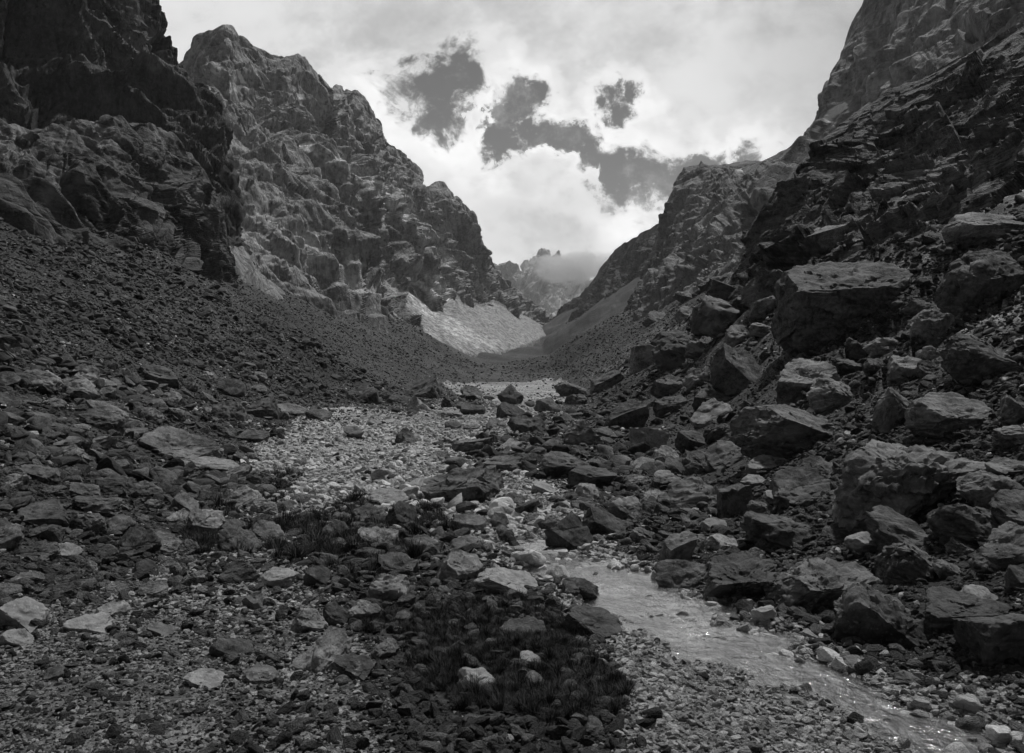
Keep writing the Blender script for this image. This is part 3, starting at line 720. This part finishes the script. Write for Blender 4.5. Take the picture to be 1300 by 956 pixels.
# filler boulders: copies of a few shapes, each its own object
pool = {k: [rock_obj('boulder', 900 + j + 50 * n, 5, M[MATK[k]], link=False, sharp=45, cuts=11, rnd=.4, rough=.10, depth=(.5, .88), extra=[((.1, -.5, .85), .45)]).data for j in range(9)] for n, k in enumerate('dml')}
bpy.context.view_layer.update(); dg = bpy.context.evaluated_depsgraph_get()
FLAB = {'left': ('angular boulder among many on the left bank and scree', 'boulders strewn over the left bank'),
        'right': ('angular boulder among many on the right slope', 'boulders strewn over the right slope'),
        'floor': ('grey rock among the rubble of the valley floor', 'rocks strewn over the valley floor')}
nfill = 0; r = np.random.default_rng(77); tries = 0
while nfill < 165 and tries < 14000:
    tries += 1
    u = r.random()
    if u < .46: px, py = r.uniform(0, 340), r.uniform(480, 760)
    elif u < .80: px, py = r.uniform(830, 1300), r.uniform(390, 760)
    else: px, py = r.uniform(420, 860), r.uniform(500, 690)
    if any(abs(px - a) < (c * .5 + 8) and abs(py - b) < (d * .5 + 5) for a, b, c, d in placed): continue
    if in_poly(np.array([px]), np.array([py]), PALE[0][0])[0] and not (px > 560 and r.random() < .3): continue
    q = hit(px, py)
    if not q or q[2] not in ('ground', 'broken_outcrop'): continue
    loc, nor, _ = q
    w = min(22 + 20 * (r.random() ** -.5 - 1) + 8 * r.random(), 62) * (.75 + .25 * min((py - 400) / 300, 1))
    if px > 830: w *= 1.6
    s = w / F * loc.y
    side = 'left' if (loc.x < xl(loc.y) + .8) else ('right' if loc.x > xr(loc.y) - .2 else 'floor')
    tone = r.choice(['d', 'm', 'l'], p=[.45, .52, .03] if side != 'floor' else [.38, .52, .10])
    o = bpy.data.objects.new('boulder', pool[tone][r.integers(9)]); col.objects.link(o)
    o.scale = (s, s * r.uniform(.8, 1.1), s * r.uniform(.6, .95)); o.rotation_euler = (r.normal() * .2, r.normal() * .25, r.normal() * .7)
    o.location = (loc.x, loc.y, loc.z + s * .04)
    tag(o, FLAB[side][0], 'boulder', FLAB[side][1]); placed.append((px, py, w, w * .6)); nfill += 1

# ------------------------------------------------------------------ scattered stones (stuff) through geometry nodes
def stone_collection(name, mat, subs, n, seed, **k):
    c = bpy.data.collections.new(name)
    for j in range(n):
        o = rock_obj(name + '_stone', seed + j, subs, mat, link=False, sharp=40 if subs > 2 else None, **k)
        o.name = '%s_stone_%02d' % (name, j)
        V = None
        c.objects.link(o)
    return c
def scatter(name, pts, rot, scl, idx, collection, label, cat, mat):
    me = bpy.data.meshes.new(name); me.vertices.add(len(pts)); me.vertices.foreach_set('co', np.ascontiguousarray(pts, np.float32).ravel())
    for k, a in (('rot', rot), ('scl', scl)):
        at = me.attributes.new(k, 'FLOAT_VECTOR', 'POINT'); at.data.foreach_set('vector', np.ascontiguousarray(a, np.float32).ravel())
    at = me.attributes.new('idx', 'INT', 'POINT'); at.data.foreach_set('value', np.ascontiguousarray(idx, np.int32))
    me.materials.append(mat)
    o = bpy.data.objects.new(name, me); col.objects.link(o)
    ng = bpy.data.node_groups.new(name + '_nodes', 'GeometryNodeTree')
    ng.interface.new_socket('Geometry', in_out='INPUT', socket_type='NodeSocketGeometry')
    ng.interface.new_socket('Geometry', in_out='OUTPUT', socket_type='NodeSocketGeometry')
    nn = ng.nodes; gi = nn.new('NodeGroupInput'); go = nn.new('NodeGroupOutput')
    ip = nn.new('GeometryNodeInstanceOnPoints'); ci = nn.new('GeometryNodeCollectionInfo')
    ci.inputs['Collection'].default_value = collection; ci.inputs['Separate Children'].default_value = True; ci.inputs['Reset Children'].default_value = True
    def at_(n, t):
        a = nn.new('GeometryNodeInputNamedAttribute'); a.data_type = t; a.inputs['Name'].default_value = n
        return a.outputs['Attribute']
    ng.links.new(gi.outputs[0], ip.inputs['Points']); ng.links.new(ci.outputs[0], ip.inputs['Instance'])
    ip.inputs['Pick Instance'].default_value = True
    ng.links.new(at_('idx', 'INT'), ip.inputs['Instance Index'])
    e2r = nn.new('FunctionNodeEulerToRotation'); ng.links.new(at_('rot', 'FLOAT_VECTOR'), e2r.inputs[0]); ng.links.new(e2r.outputs[0], ip.inputs['Rotation'])
    ng.links.new(at_('scl', 'FLOAT_VECTOR'), ip.inputs['Scale'])
    ng.links.new(ip.outputs[0], go.inputs[0])
    md = o.modifiers.new('scatter', 'NODES'); md.node_group = ng
    return tag(o, label, cat, kind='stuff')

dgo = dg
NS = 240000
r = np.random.default_rng(21)
orig = [Vector((0, 0, EYE)), Vector((0, -.5, 3.2)), Vector((-1.5, 0, 2.4)), Vector((1.5, 0, 2.4)), Vector((0, -1.5, 6.0))]
P_, S_, pal_, slope_ = [], [], [], []
pxs = r.uniform(-120, 1420, NS); pys = 1010 - (1010 - 300) * r.random(NS) ** .95; oi_ = r.integers(0, 5, NS); oi_[: NS // 3] = 0
rj = r.random(NS)
for k in range(NS):
    d = Vector(((pxs[k] - CX) / F, 1, (HZ - pys[k]) / F)).normalized()
    h, loc, nor, fi, ob, mm = scene.ray_cast(dgo, orig[oi_[k]], d)
    if not h or loc.y > 420: continue
    nm = ob.name
    if nm == 'broken_outcrop':
        if nor.z < .55 or rj[k] < .5: continue
    elif nm != 'ground': continue
    P_.append(loc[:]); slope_.append(nor.z)
P_ = np.array(P_); n = len(P_)
ppx, ppy = pix(P_[:, 0], P_[:, 1], P_[:, 2])
K = (P_ / np.maximum(P_[:, 1], 3)[:, None] * 12).astype(np.float32)
jx = ppx + 22 * perlin(K * 2) + r.normal(size=n) * 20; jy = ppy + 11 * perlin(K * 2 + 40) + r.normal(size=n) * 11
pal = np.zeros(n)
for poly, v in PALE: pal = np.maximum(pal, in_poly(jx, jy, poly) * v)
pale_m = (r.random(n) < np.where(pal > .8, .95, pal * 1.25 + .05))
far_ = sstep(12, 60, P_[:, 1])
size_px = (3.0 - 1.1 * far_) * (1 - r.random(n)) ** (-1 / (2.0 + .5 * far_))
size_px = np.minimum(size_px, np.where(pale_m & (pal < .8), 9.5, 99))
size_px = np.minimum(size_px, np.where(pale_m & (pal > .6), 14, 24 - 12 * far_))
inP = pal > .8
size_px = np.where(inP, np.minimum(size_px * .8, np.where(P_[:, 1] < 11, 20, 14)), size_px)
run = perlin(np.stack([P_[:, 0] / 14, P_[:, 1] / 3.2, P_[:, 0] * 0 + 2], 1).astype(np.float32)) + .6 * perlin((P_ / 5).astype(np.float32))
size_px = size_px * np.clip(1.0 + np.where(inP, .6, .75) * run, .55, 1.9)
right_ = (P_[:, 0] > xr(P_[:, 1])) & (P_[:, 1] < 80)
size_px = np.where(right_, np.minimum(size_px * .9, 15), size_px)
vf = sstep(70, 160, P_[:, 1]); size_px = size_px * (1 - .35 * vf)
size_px = np.where(P_[:, 1] > 110, np.minimum(size_px, 3.5), size_px)
S = size_px / F * P_[:, 1]
S = np.clip(S, .014, np.where(pale_m, .22, 1.3))
sd = stream_d(P_[:, 0], P_[:, 1])
ok = (sd > .8) | (r.random(n) < .9 * (S > .02))
inw = sd <= .8
S = np.where(inw, np.clip(S * 2.0, .05, .20), S); pale_m |= inw & (r.random(n) < .8)
ing = in_poly(ppx + r.normal(size=n) * 6, ppy + r.normal(size=n) * 4, GRASS[0])
ok &= ~ing | (r.random(n) < .14 + .45 * (S > .05))
sidey = ((P_[:, 0] > xr(P_[:, 1]) + .3) & (P_[:, 1] < 60)) | ((P_[:, 0] < xl(P_[:, 1]) - .5) & (P_[:, 1] < 26))
ok &= ~sidey | (r.random(n) < np.where(P_[:, 0] > 0, .42, .66))
# near the camera thin out the tiniest
P_, S, pale_m, ppx, ppy, sd = P_[ok], S[ok], pale_m[ok], ppx[ok], ppy[ok], sd[ok]; n = len(S)
scl = S[:, None] * np.stack([r.uniform(.8, 1.25, n), r.uniform(.8, 1.25, n), r.uniform(.45, .85, n)], 1)
rot = np.stack([r.normal(0, .35, n), r.normal(0, .35, n), r.uniform(0, 6.28, n)], 1)
P_[:, 2] += S * .12 + np.where(inw[ok], r.random(n) * .06, 0)
NWS = 1500
kk = r.integers(8, len(SPd) - 4, NWS); uu = r.uniform(-1.2, 1.2, NWS)
TT = np.gradient(SPd[:, :2], axis=0); TT /= np.linalg.norm(TT, axis=1)[:, None]
wx = SPd[kk, 0] - TT[kk, 1] * uu * SPd[kk, 2] + r.normal(0, .08, NWS); wy = SPd[kk, 1] + TT[kk, 0] * uu * SPd[kk, 2] + r.normal(0, .08, NWS)
clus = perlin(np.stack([wx * 1.7, wy * 1.7, wx * 0 + 4], 1).astype(np.float32)) + .5 * np.abs(uu)
kp = clus > .12; wx, wy = wx[kp], wy[kp]; nw = len(wx)
ws = np.minimum(.035 * (1 - r.random(nw)) ** (-1 / 1.6), .20) * np.clip(wy / 8, .7, 2)
wz = height(wx, wy, np.hypot(wx, wy)) + ws * .30
P_ = np.concatenate([P_, np.stack([wx, wy, wz], 1)]); pale_m = np.concatenate([pale_m, r.random(nw) < .7])
scl = np.concatenate([scl, ws[:, None] * np.stack([r.uniform(.8, 1.3, nw), r.uniform(.8, 1.3, nw), r.uniform(.6, .95, nw)], 1)])
rot = np.concatenate([rot, np.stack([r.normal(0, .3, nw), r.normal(0, .3, nw), r.uniform(0, 6.28, nw)], 1)]); n = len(P_)
idx = r.integers(0, 14, n)
cD = stone_collection('dark', M['s_dark'], 3, 14, 300, cuts=14, rnd=.1, rough=.06, depth=(.4, .8))
cP = stone_collection('pale', M['s_pale'], 3, 14, 400, cuts=13, rnd=.1, rough=.05, depth=(.38, .8))
m = ~pale_m
scatter('scree', P_[m], rot[m], scl[m], idx[m], cD, 'loose dark scree and rubble covering both slopes and the valley floor', 'scree', M['s_dark'])
scatter('gravel', P_[~m], rot[~m], scl[~m], idx[~m], cP, 'pale gravel and cobbles along the stream bed', 'gravel', M['s_pale'])
print('stones', n, 'filler', nfill)

# ------------------------------------------------------------------ water
def build_stream():
    nu = 41; V = []
    T = np.gradient(SPd[:, :2], axis=0); T /= np.linalg.norm(T, axis=1)[:, None]
    # dense resample
    q = np.linspace(0, len(SPd) - 1, 500)
    C = np.stack([np.interp(q, np.arange(len(SPd)), SPd[:, i]) for i in range(3)], 1)
    T = np.stack([np.interp(q, np.arange(len(SPd)), T[:, i]) for i in range(2)], 1)
    nrm = np.stack([-T[:, 1], T[:, 0]], 1)
    us = np.linspace(-1.25, 1.25, nu)
    X = C[:, 0:1] + nrm[:, 0:1] * C[:, 2:3] * us; Yy = C[:, 1:2] + nrm[:, 1:2] * C[:, 2:3] * us
    X, Yy = X.ravel(), Yy.ravel()
    P = np.stack([X, Yy, X * 0], 1).astype(np.float32)
    z = -.045 + .010 * fbm(P * np.array([4, 2.2, 1], np.float32), 3) + .006 * fbm(P * 11 + 5, 3)
    foam = np.zeros(len(X))
    px, py = pix(X, Yy, z)
    for cx, cy, rx, ry in ((668, 670, 36, 14), (690, 696, 30, 12), (860, 765, 50, 22), (885, 800, 50, 25), (620, 655, 20, 6), (770, 748, 50, 10)):
        foam = np.maximum(foam, np.clip(1.3 - np.hypot((px - cx) / rx, (py - cy) / ry), 0, 1))
    z = z + foam * .02 * fbm(P * 9, 3)
    m, nt = mat_new('stream_water'); b = N(nt)
    co = b.n('ShaderNodeTexCoord').outputs['Object']
    n1 = b.noise(b.mapping(co, (9, 6, 3), (0, 0, .5)), 1.0, 6, .65, 1.2); n2 = b.noise(co, 30, 4, .6, .5)
    h = b.math('ADD', n1, b.math('MULTIPLY', n2, .35))
    bp = b.n('ShaderNodeBump'); bp.inputs['Strength'].default_value = .9; bp.inputs['Distance'].default_value = .014; b.l(h, bp.inputs['Height'])
    fo = b.math('MULTIPLY', b.attr('foam'), b.ramp(b.noise(b.mapping(co, (14, 7, 7)), 1.0, 6, .75, 1.0), .42, .62), clamp=True)
    tr = b.n('ShaderNodeBsdfTransparent'); tr.inputs[0].default_value = (.72, .72, .72, 1)
    gl = b.n('ShaderNodeBsdfGlossy'); gl.inputs['Roughness'].default_value = .12; gl.inputs[0].default_value = (.8, .8, .8, 1); b.l(bp.outputs[0], gl.inputs['Normal'])
    fr = b.n('ShaderNodeFresnel'); fr.inputs[0].default_value = 1.33; b.l(bp.outputs[0], fr.inputs['Normal'])
    w = b.n('ShaderNodeMixShader'); b.l(b.math('MULTIPLY', fr.outputs[0], .8), w.inputs[0]); b.l(tr.outputs[0], w.inputs[1]); b.l(gl.outputs[0], w.inputs[2])
    f = b.n('ShaderNodeBsdfPrincipled'); f.inputs['Base Color'].default_value = (.45, .45, .45, 1); f.inputs['Roughness'].default_value = .6; b.l(bp.outputs[0], f.inputs['Normal'])
    mx = b.n('ShaderNodeMixShader'); b.l(b.math('ADD', b.math('MULTIPLY', fo, .6), .015), mx.inputs[0]); b.l(w.outputs[0], mx.inputs[1]); b.l(f.outputs[0], mx.inputs[2])
    out = b.n('ShaderNodeOutputMaterial'); b.l(mx.outputs[0], out.inputs[0])
    o = grid_mesh('stream_water', np.stack([X, Yy, z], 1), nu, 500, m, {'foam': foam})
    tag(o, 'shallow rippling stream running down to the lower right', 'stream', kind='structure')
build_stream()

# ------------------------------------------------------------------ grass
def grass_mat():
    m, nt = mat_new('dark_grass'); b = N(nt)
    oi = b.n('ShaderNodeObjectInfo').outputs['Random']
    v = b.ramp(oi, 0, 1, .012, .085)
    c3 = b.n('ShaderNodeCombineColor'); [b.l(v, c3.inputs[i]) for i in range(3)]
    p = b.n('ShaderNodeBsdfPrincipled'); b.l(c3.outputs[0], p.inputs['Base Color']); p.inputs['Roughness'].default_value = .7; p.inputs['Specular IOR Level'].default_value = .15
    out = b.n('ShaderNodeOutputMaterial'); b.l(p.outputs[0], out.inputs[0]); return m
gm = grass_mat()
gc = bpy.data.collections.new('tufts')
for j in range(8):
    r = np.random.default_rng(600 + j); V = []; Q = []
    for b_ in range(34):
        a = r.uniform(0, 6.28); rad = r.uniform(0, .28); lean = r.uniform(.15, .9); L = r.uniform(.5, 1.0); w = r.uniform(.012, .024)
        bx, by = rad * math.cos(a), rad * math.sin(a); a2 = a + r.normal() * .6
        ox, oy = -math.sin(a2) * w, math.cos(a2) * w
        for s in range(4):
            t = s / 3; rr = lean * t * t * L * .8; zz = L * (t - .35 * lean * t * t)
            ww = 1 - t * .93
            cx, cy = bx + math.cos(a2) * rr, by + math.sin(a2) * rr
            V += [(cx - ox * ww, cy - oy * ww, zz), (cx + ox * ww, cy + oy * ww, zz)]
            if s: k = len(V); Q.append((k - 4, k - 3, k - 1, k - 2))
    o = raw_mesh('tuft_%02d' % j, np.array(V, np.float32), np.array(Q), gm, link=False); gc.objects.link(o)
r = np.random.default_rng(31)
gp, gs = [], []
NG = 100000
gx = r.uniform(180, 830, NG); gy = r.uniform(590, 975, NG)
K = np.stack([gx / 60, gy / 40, gx * 0], 1).astype(np.float32); nzv = fbm(K, 3)
inn = [in_poly(gx + 34 * perlin(K * 1.7 + 5), gy + 14 * perlin(K * 1.7 + 15), p) for p in GRASS]
dens = np.maximum.reduce([inn[0] * .8 * sstep(-.20, .06, nzv + .10 * r.normal(size=NG) + .22 * sstep(520, 600, gx) * (1 - sstep(860, 930, gy))), inn[1] * .8 * sstep(-.3, .05, nzv), inn[2] * .7 * sstep(-.2, .12, nzv), inn[3] * .6 * sstep(-.1, .2, nzv)])
clump = perlin(np.stack([gx / 9, gy / 6, gx * 0 + 3], 1).astype(np.float32))
dens = dens * sstep(-.36, .02, clump)
ki = np.where(r.random(NG) < dens)[0]
for k in ki:
    d = Vector(((gx[k] - CX) / F, 1, (HZ - gy[k]) / F)).normalized()
    h, loc, nor, fi, ob, mm = scene.ray_cast(dgo, ORI, d)
    if h and ob.name == 'ground': gp.append(loc[:]); gs.append(r.uniform(.026, .06) * (1 + 1.1 * max(clump[k], 0) * 2) * (1.0 if inn[0][k] else 2.3))
gp = np.array(gp); gs = np.array(gs); n = len(gp)
scatter('grass', gp, np.stack([r.normal(0, .2, n), r.normal(0, .2, n), r.uniform(0, 6.28, n)], 1), gs[:, None] * np.array([[1.2, 1.2, 1]]), r.integers(0, 8, n), gc, 'almost black mat of short grass and tufts left of the stream', 'grass', gm)
print('tufts', n)

# ------------------------------------------------------------------ sky and sun
w = bpy.data.worlds.new('World'); scene.world = w; w.use_nodes = True
nt = w.node_tree; nt.nodes.clear(); b = N(nt)
SUN_EL, SUN_AZ = 64, 40     # degrees; azimuth from +Y, negative = left
sky = b.n('ShaderNodeTexSky', sky_type='NISHITA', sun_disc=False, sun_elevation=D(SUN_EL), sun_rotation=D(SUN_AZ), altitude=2500)
bw = b.n('ShaderNodeSeparateColor'); b.l(sky.outputs[0], bw.inputs[0])        # red filter black and white: blue sky goes dark
co = b.n('ShaderNodeTexCoord').outputs['Generated']
sx = b.n('ShaderNodeSeparateXYZ'); b.l(co, sx.inputs[0])
yy = b.math('MAXIMUM', sx.outputs[1], .12)
u = b.math('DIVIDE', sx.outputs[0], yy); v = b.math('DIVIDE', sx.outputs[2], yy)
uv = b.n('ShaderNodeCombineXYZ'); b.l(u, uv.inputs[0]); b.l(v, uv.inputs[1])
uvv = uv.outputs[0]
def sub_vec(vec, nz, k):
    a = b.n('ShaderNodeVectorMath', operation='SUBTRACT'); b.l(nz, a.inputs[0]); a.inputs[1].default_value = (.5, .5, .5)
    s = b.n('ShaderNodeVectorMath', operation='SCALE'); b.l(a.outputs[0], s.inputs[0]); s.inputs['Scale'].default_value = k
    t = b.n('ShaderNodeVectorMath', operation='ADD'); b.l(vec, t.inputs[0]); b.l(s.outputs[0], t.inputs[1]); return t.outputs[0]
nzn = b.n('ShaderNodeTexNoise'); b.l(uvv, nzn.inputs['Vector']); nzn.inputs['Scale'].default_value = 11; nzn.inputs['Detail'].default_value = 9; nzn.inputs['Roughness'].default_value = .68
warp = sub_vec(uvv, nzn.outputs['Color'], .16)
def blob(cx, cy, rx, ry, rot=0):
    c = ((cx - CX) / F, (HZ - cy) / F, 0)
    a = b.n('ShaderNodeVectorMath', operation='SUBTRACT'); b.l(warp, a.inputs[0]); a.inputs[1].default_value = c
    mp = b.n('ShaderNodeVectorRotate', rotation_type='Z_AXIS'); b.l(a.outputs[0], mp.inputs['Vector']); mp.inputs['Angle'].default_value = D(rot)
    mu = b.n('ShaderNodeVectorMath', operation='MULTIPLY'); b.l(mp.outputs[0], mu.inputs[0]); mu.inputs[1].default_value = (F / rx, F / ry, 0)
    ln = b.n('ShaderNodeVectorMath', operation='LENGTH'); b.l(mu.outputs[0], ln.inputs[0])
    return b.math('SUBTRACT', 1.0, ln.outputs['Value'])
holes = None
for h in ((548, 98, 62, 30), (588, 100, 34, 34), (563, 142, 46, 26, 25), (648, 150, 34, 34), (676, 120, 26, 20, -20), (642, 182, 30, 20), (720, 183, 70, 20), (775, 205, 62, 28, 15), (830, 228, 60, 30), (885, 205, 70, 22), (786, 127, 26, 20, 35)):
    x = blob(*h); holes = x if holes is None else b.math('MAXIMUM', holes, x)
for h in ((768, 216, 24, 17), (700, 215, 50, 20), (610, 160, 10, 24)):
    x = b.math('MULTIPLY', blob(*h), -1.2); holes = b.math('MINIMUM', holes, b.math('MAXIMUM', x, -1.0)) if False else b.math('ADD', holes, b.math('MINIMUM', x, 0.0))
fine = b.noise(uvv, 20, 10, .72, .6)
hl = b.math('ADD', holes, b.math('MULTIPLY', b.math('SUBTRACT', fine, .5), 2.8))
clear = b.math('MULTIPLY', b.ramp(hl, -.38, .40), b.ramp(b.noise(uvv, 14, 9, .7, .2), .30, .50, .80, 1.0))
# cloud brightness
big = b.noise(b.mapping(uvv, (1, 1.5, 1), (0, 0, .5)), 2.6, 7, .55, .1)
med = b.noise(b.mapping(uvv, (1, 1.3, 1), (0, 0, -.4), (3, 2, 0)), 9, 11, .62, .1)
cb = b.math('ADD', b.math('MULTIPLY', big, .6), b.math('MULTIPLY', med, .4))
cl = b.ramp(cb, .36, .56, .90, 1.52)
hor = b.ramp(v, -.02, .50, 1.08, .84)                   # thin bright cloud low, thicker grey cloud high
cl = b.math('MULTIPLY', b.math('MULTIPLY', cl, hor), b.ramp(hl, -2.2, -.3, .86, 1.12))
cl = b.math('MULTIPLY', cl, b.ramp(u, .18, .52, 1.0, .62))
for g in ((540, 45, 120, 60, .22), (1020, 60, 190, 120, .10)):
    cl = b.math('MULTIPLY', cl, b.math('SUBTRACT', 1.0, b.math('MULTIPLY', b.ramp(blob(*g[:4]), 0, 1), g[4])))
# unseen sky overhead and behind is darkened to cut the fill light
over = b.ramp(sx.outputs[2], .42, .72, 1.0, .22)
beh = b.ramp(sx.outputs[1], -.1, .5, .14, 1.0)
cl = b.math('MULTIPLY', cl, b.math('MULTIPLY', over, beh))
STR = .05
cloudv = b.math('DIVIDE', cl, STR)
skyv = b.math('MULTIPLY', bw.outputs[0], 1.0)
res = b.mix(clear, cloudv, skyv)
cc = b.n('ShaderNodeCombineColor'); [b.l(res, cc.inputs[i]) for i in range(3)]
bg = b.n('ShaderNodeBackground'); b.l(cc.outputs[0], bg.inputs[0]); bg.inputs[1].default_value = STR
wo = b.n('ShaderNodeOutputWorld'); b.l(bg.outputs[0], wo.inputs[0])
sl = bpy.data.lights.new('sun', 'SUN'); so = bpy.data.objects.new('sun', sl); col.objects.link(so)
sl.energy = 3.5; sl.angle = D(3); sl.color = (1, 1, 1)
sd_ = Vector((math.sin(D(SUN_AZ)) * math.cos(D(SUN_EL)), math.cos(D(SUN_AZ)) * math.cos(D(SUN_EL)), math.sin(D(SUN_EL))))
so.rotation_euler = sd_.to_track_quat('Z', 'Y').to_euler()

# ------------------------------------------------------------------ haze
def haze_box():
    me = bpy.data.meshes.new('haze'); bm = bmesh.new()
    x0, x1, y0, y1, z0, z1 = -5000, 5000, -5000, 5800, -400, 1500
    bmesh.ops.create_cube(bm, size=1.0); bm.to_mesh(me); bm.free()
    o = bpy.data.objects.new('haze', me); col.objects.link(o)
    o.scale = (x1 - x0, y1 - y0, z1 - z0); o.location = ((x0 + x1) / 2, (y0 + y1) / 2, (z0 + z1) / 2)
    m, nt = mat_new('haze_air'); b = N(nt)
    p = b.n('ShaderNodeVolumePrincipled'); p.inputs['Color'].default_value = (.9, .9, .9, 1); p.inputs['Density'].default_value = 9e-5; p.inputs['Anisotropy'].default_value = .2
    out = b.n('ShaderNodeOutputMaterial'); b.l(p.outputs[0], out.inputs['Volume']); me.materials.append(m)
    tag(o, 'thin pale mountain haze filling the valley air', 'haze', kind='stuff')
haze_box()
def mist_bank(label, c, size, dens, seed):  # cloud volume veiling the far towers, inside the haze box
    me = bpy.data.meshes.new('mist'); bm = bmesh.new(); bmesh.ops.create_icosphere(bm, subdivisions=3, radius=1.0)
    for v in bm.verts: v.co = v.co.normalized()
    bm.to_mesh(me); bm.free()
    o = bpy.data.objects.new('mist', me); col.objects.link(o); o.location = c; o.scale = size  # the cloud volume at the far towers
    m, nt = mat_new('mist_%d' % seed); b = N(nt)  # material of the cloud volume
    co = b.n('ShaderNodeTexCoord').outputs['Object']
    ln = b.n('ShaderNodeVectorMath', operation='LENGTH'); b.l(co, ln.inputs[0])
    nz = b.noise(b.mapping(co, (size[0] / 75, size[1] / 75, size[2] / 48), loc=(seed, 0, 0)), 1.0, 7, .7, .8)
    de = b.math('MULTIPLY', b.ramp(b.math('SUBTRACT', b.math('ADD', nz, .5), b.math('MULTIPLY', ln.outputs['Value'], .62)), .50, .72), dens)
    p = b.n('ShaderNodeVolumePrincipled'); p.inputs['Color'].default_value = (.995, .995, .995, 1); b.l(de, p.inputs['Density'])
    out = b.n('ShaderNodeOutputMaterial'); b.l(p.outputs[0], out.inputs['Volume']); me.materials.append(m)
    tag(o, label, 'mist', kind='stuff')  # cloud volume veiling the far towers
mist_bank('bank of white cloud drifting across the far rock towers', (235, 2850, EYE + (HZ - 340) / F * 2850), (250, 150, 72), .018, 3)
if 0: mist_bank('white cloud hanging over the summit of the far towers', (200, 3500, EYE + (HZ - 305) / F * 3500), (330, 260, 60), .012, 8)

scene.render.engine = 'CYCLES'
cy = scene.cycles
cy.max_bounces = 6; cy.diffuse_bounces = 3; cy.glossy_bounces = 3; cy.transmission_bounces = 4; cy.volume_bounces = 3; cy.use_denoising = True
cy.use_adaptive_sampling = True; cy.adaptive_threshold = .03; cy.sample_clamp_indirect = 4
vs = scene.view_settings; vs.view_transform = 'Standard'; vs.look = 'None'; vs.gamma = 1; vs.exposure = -.28; vs.use_curve_mapping = False
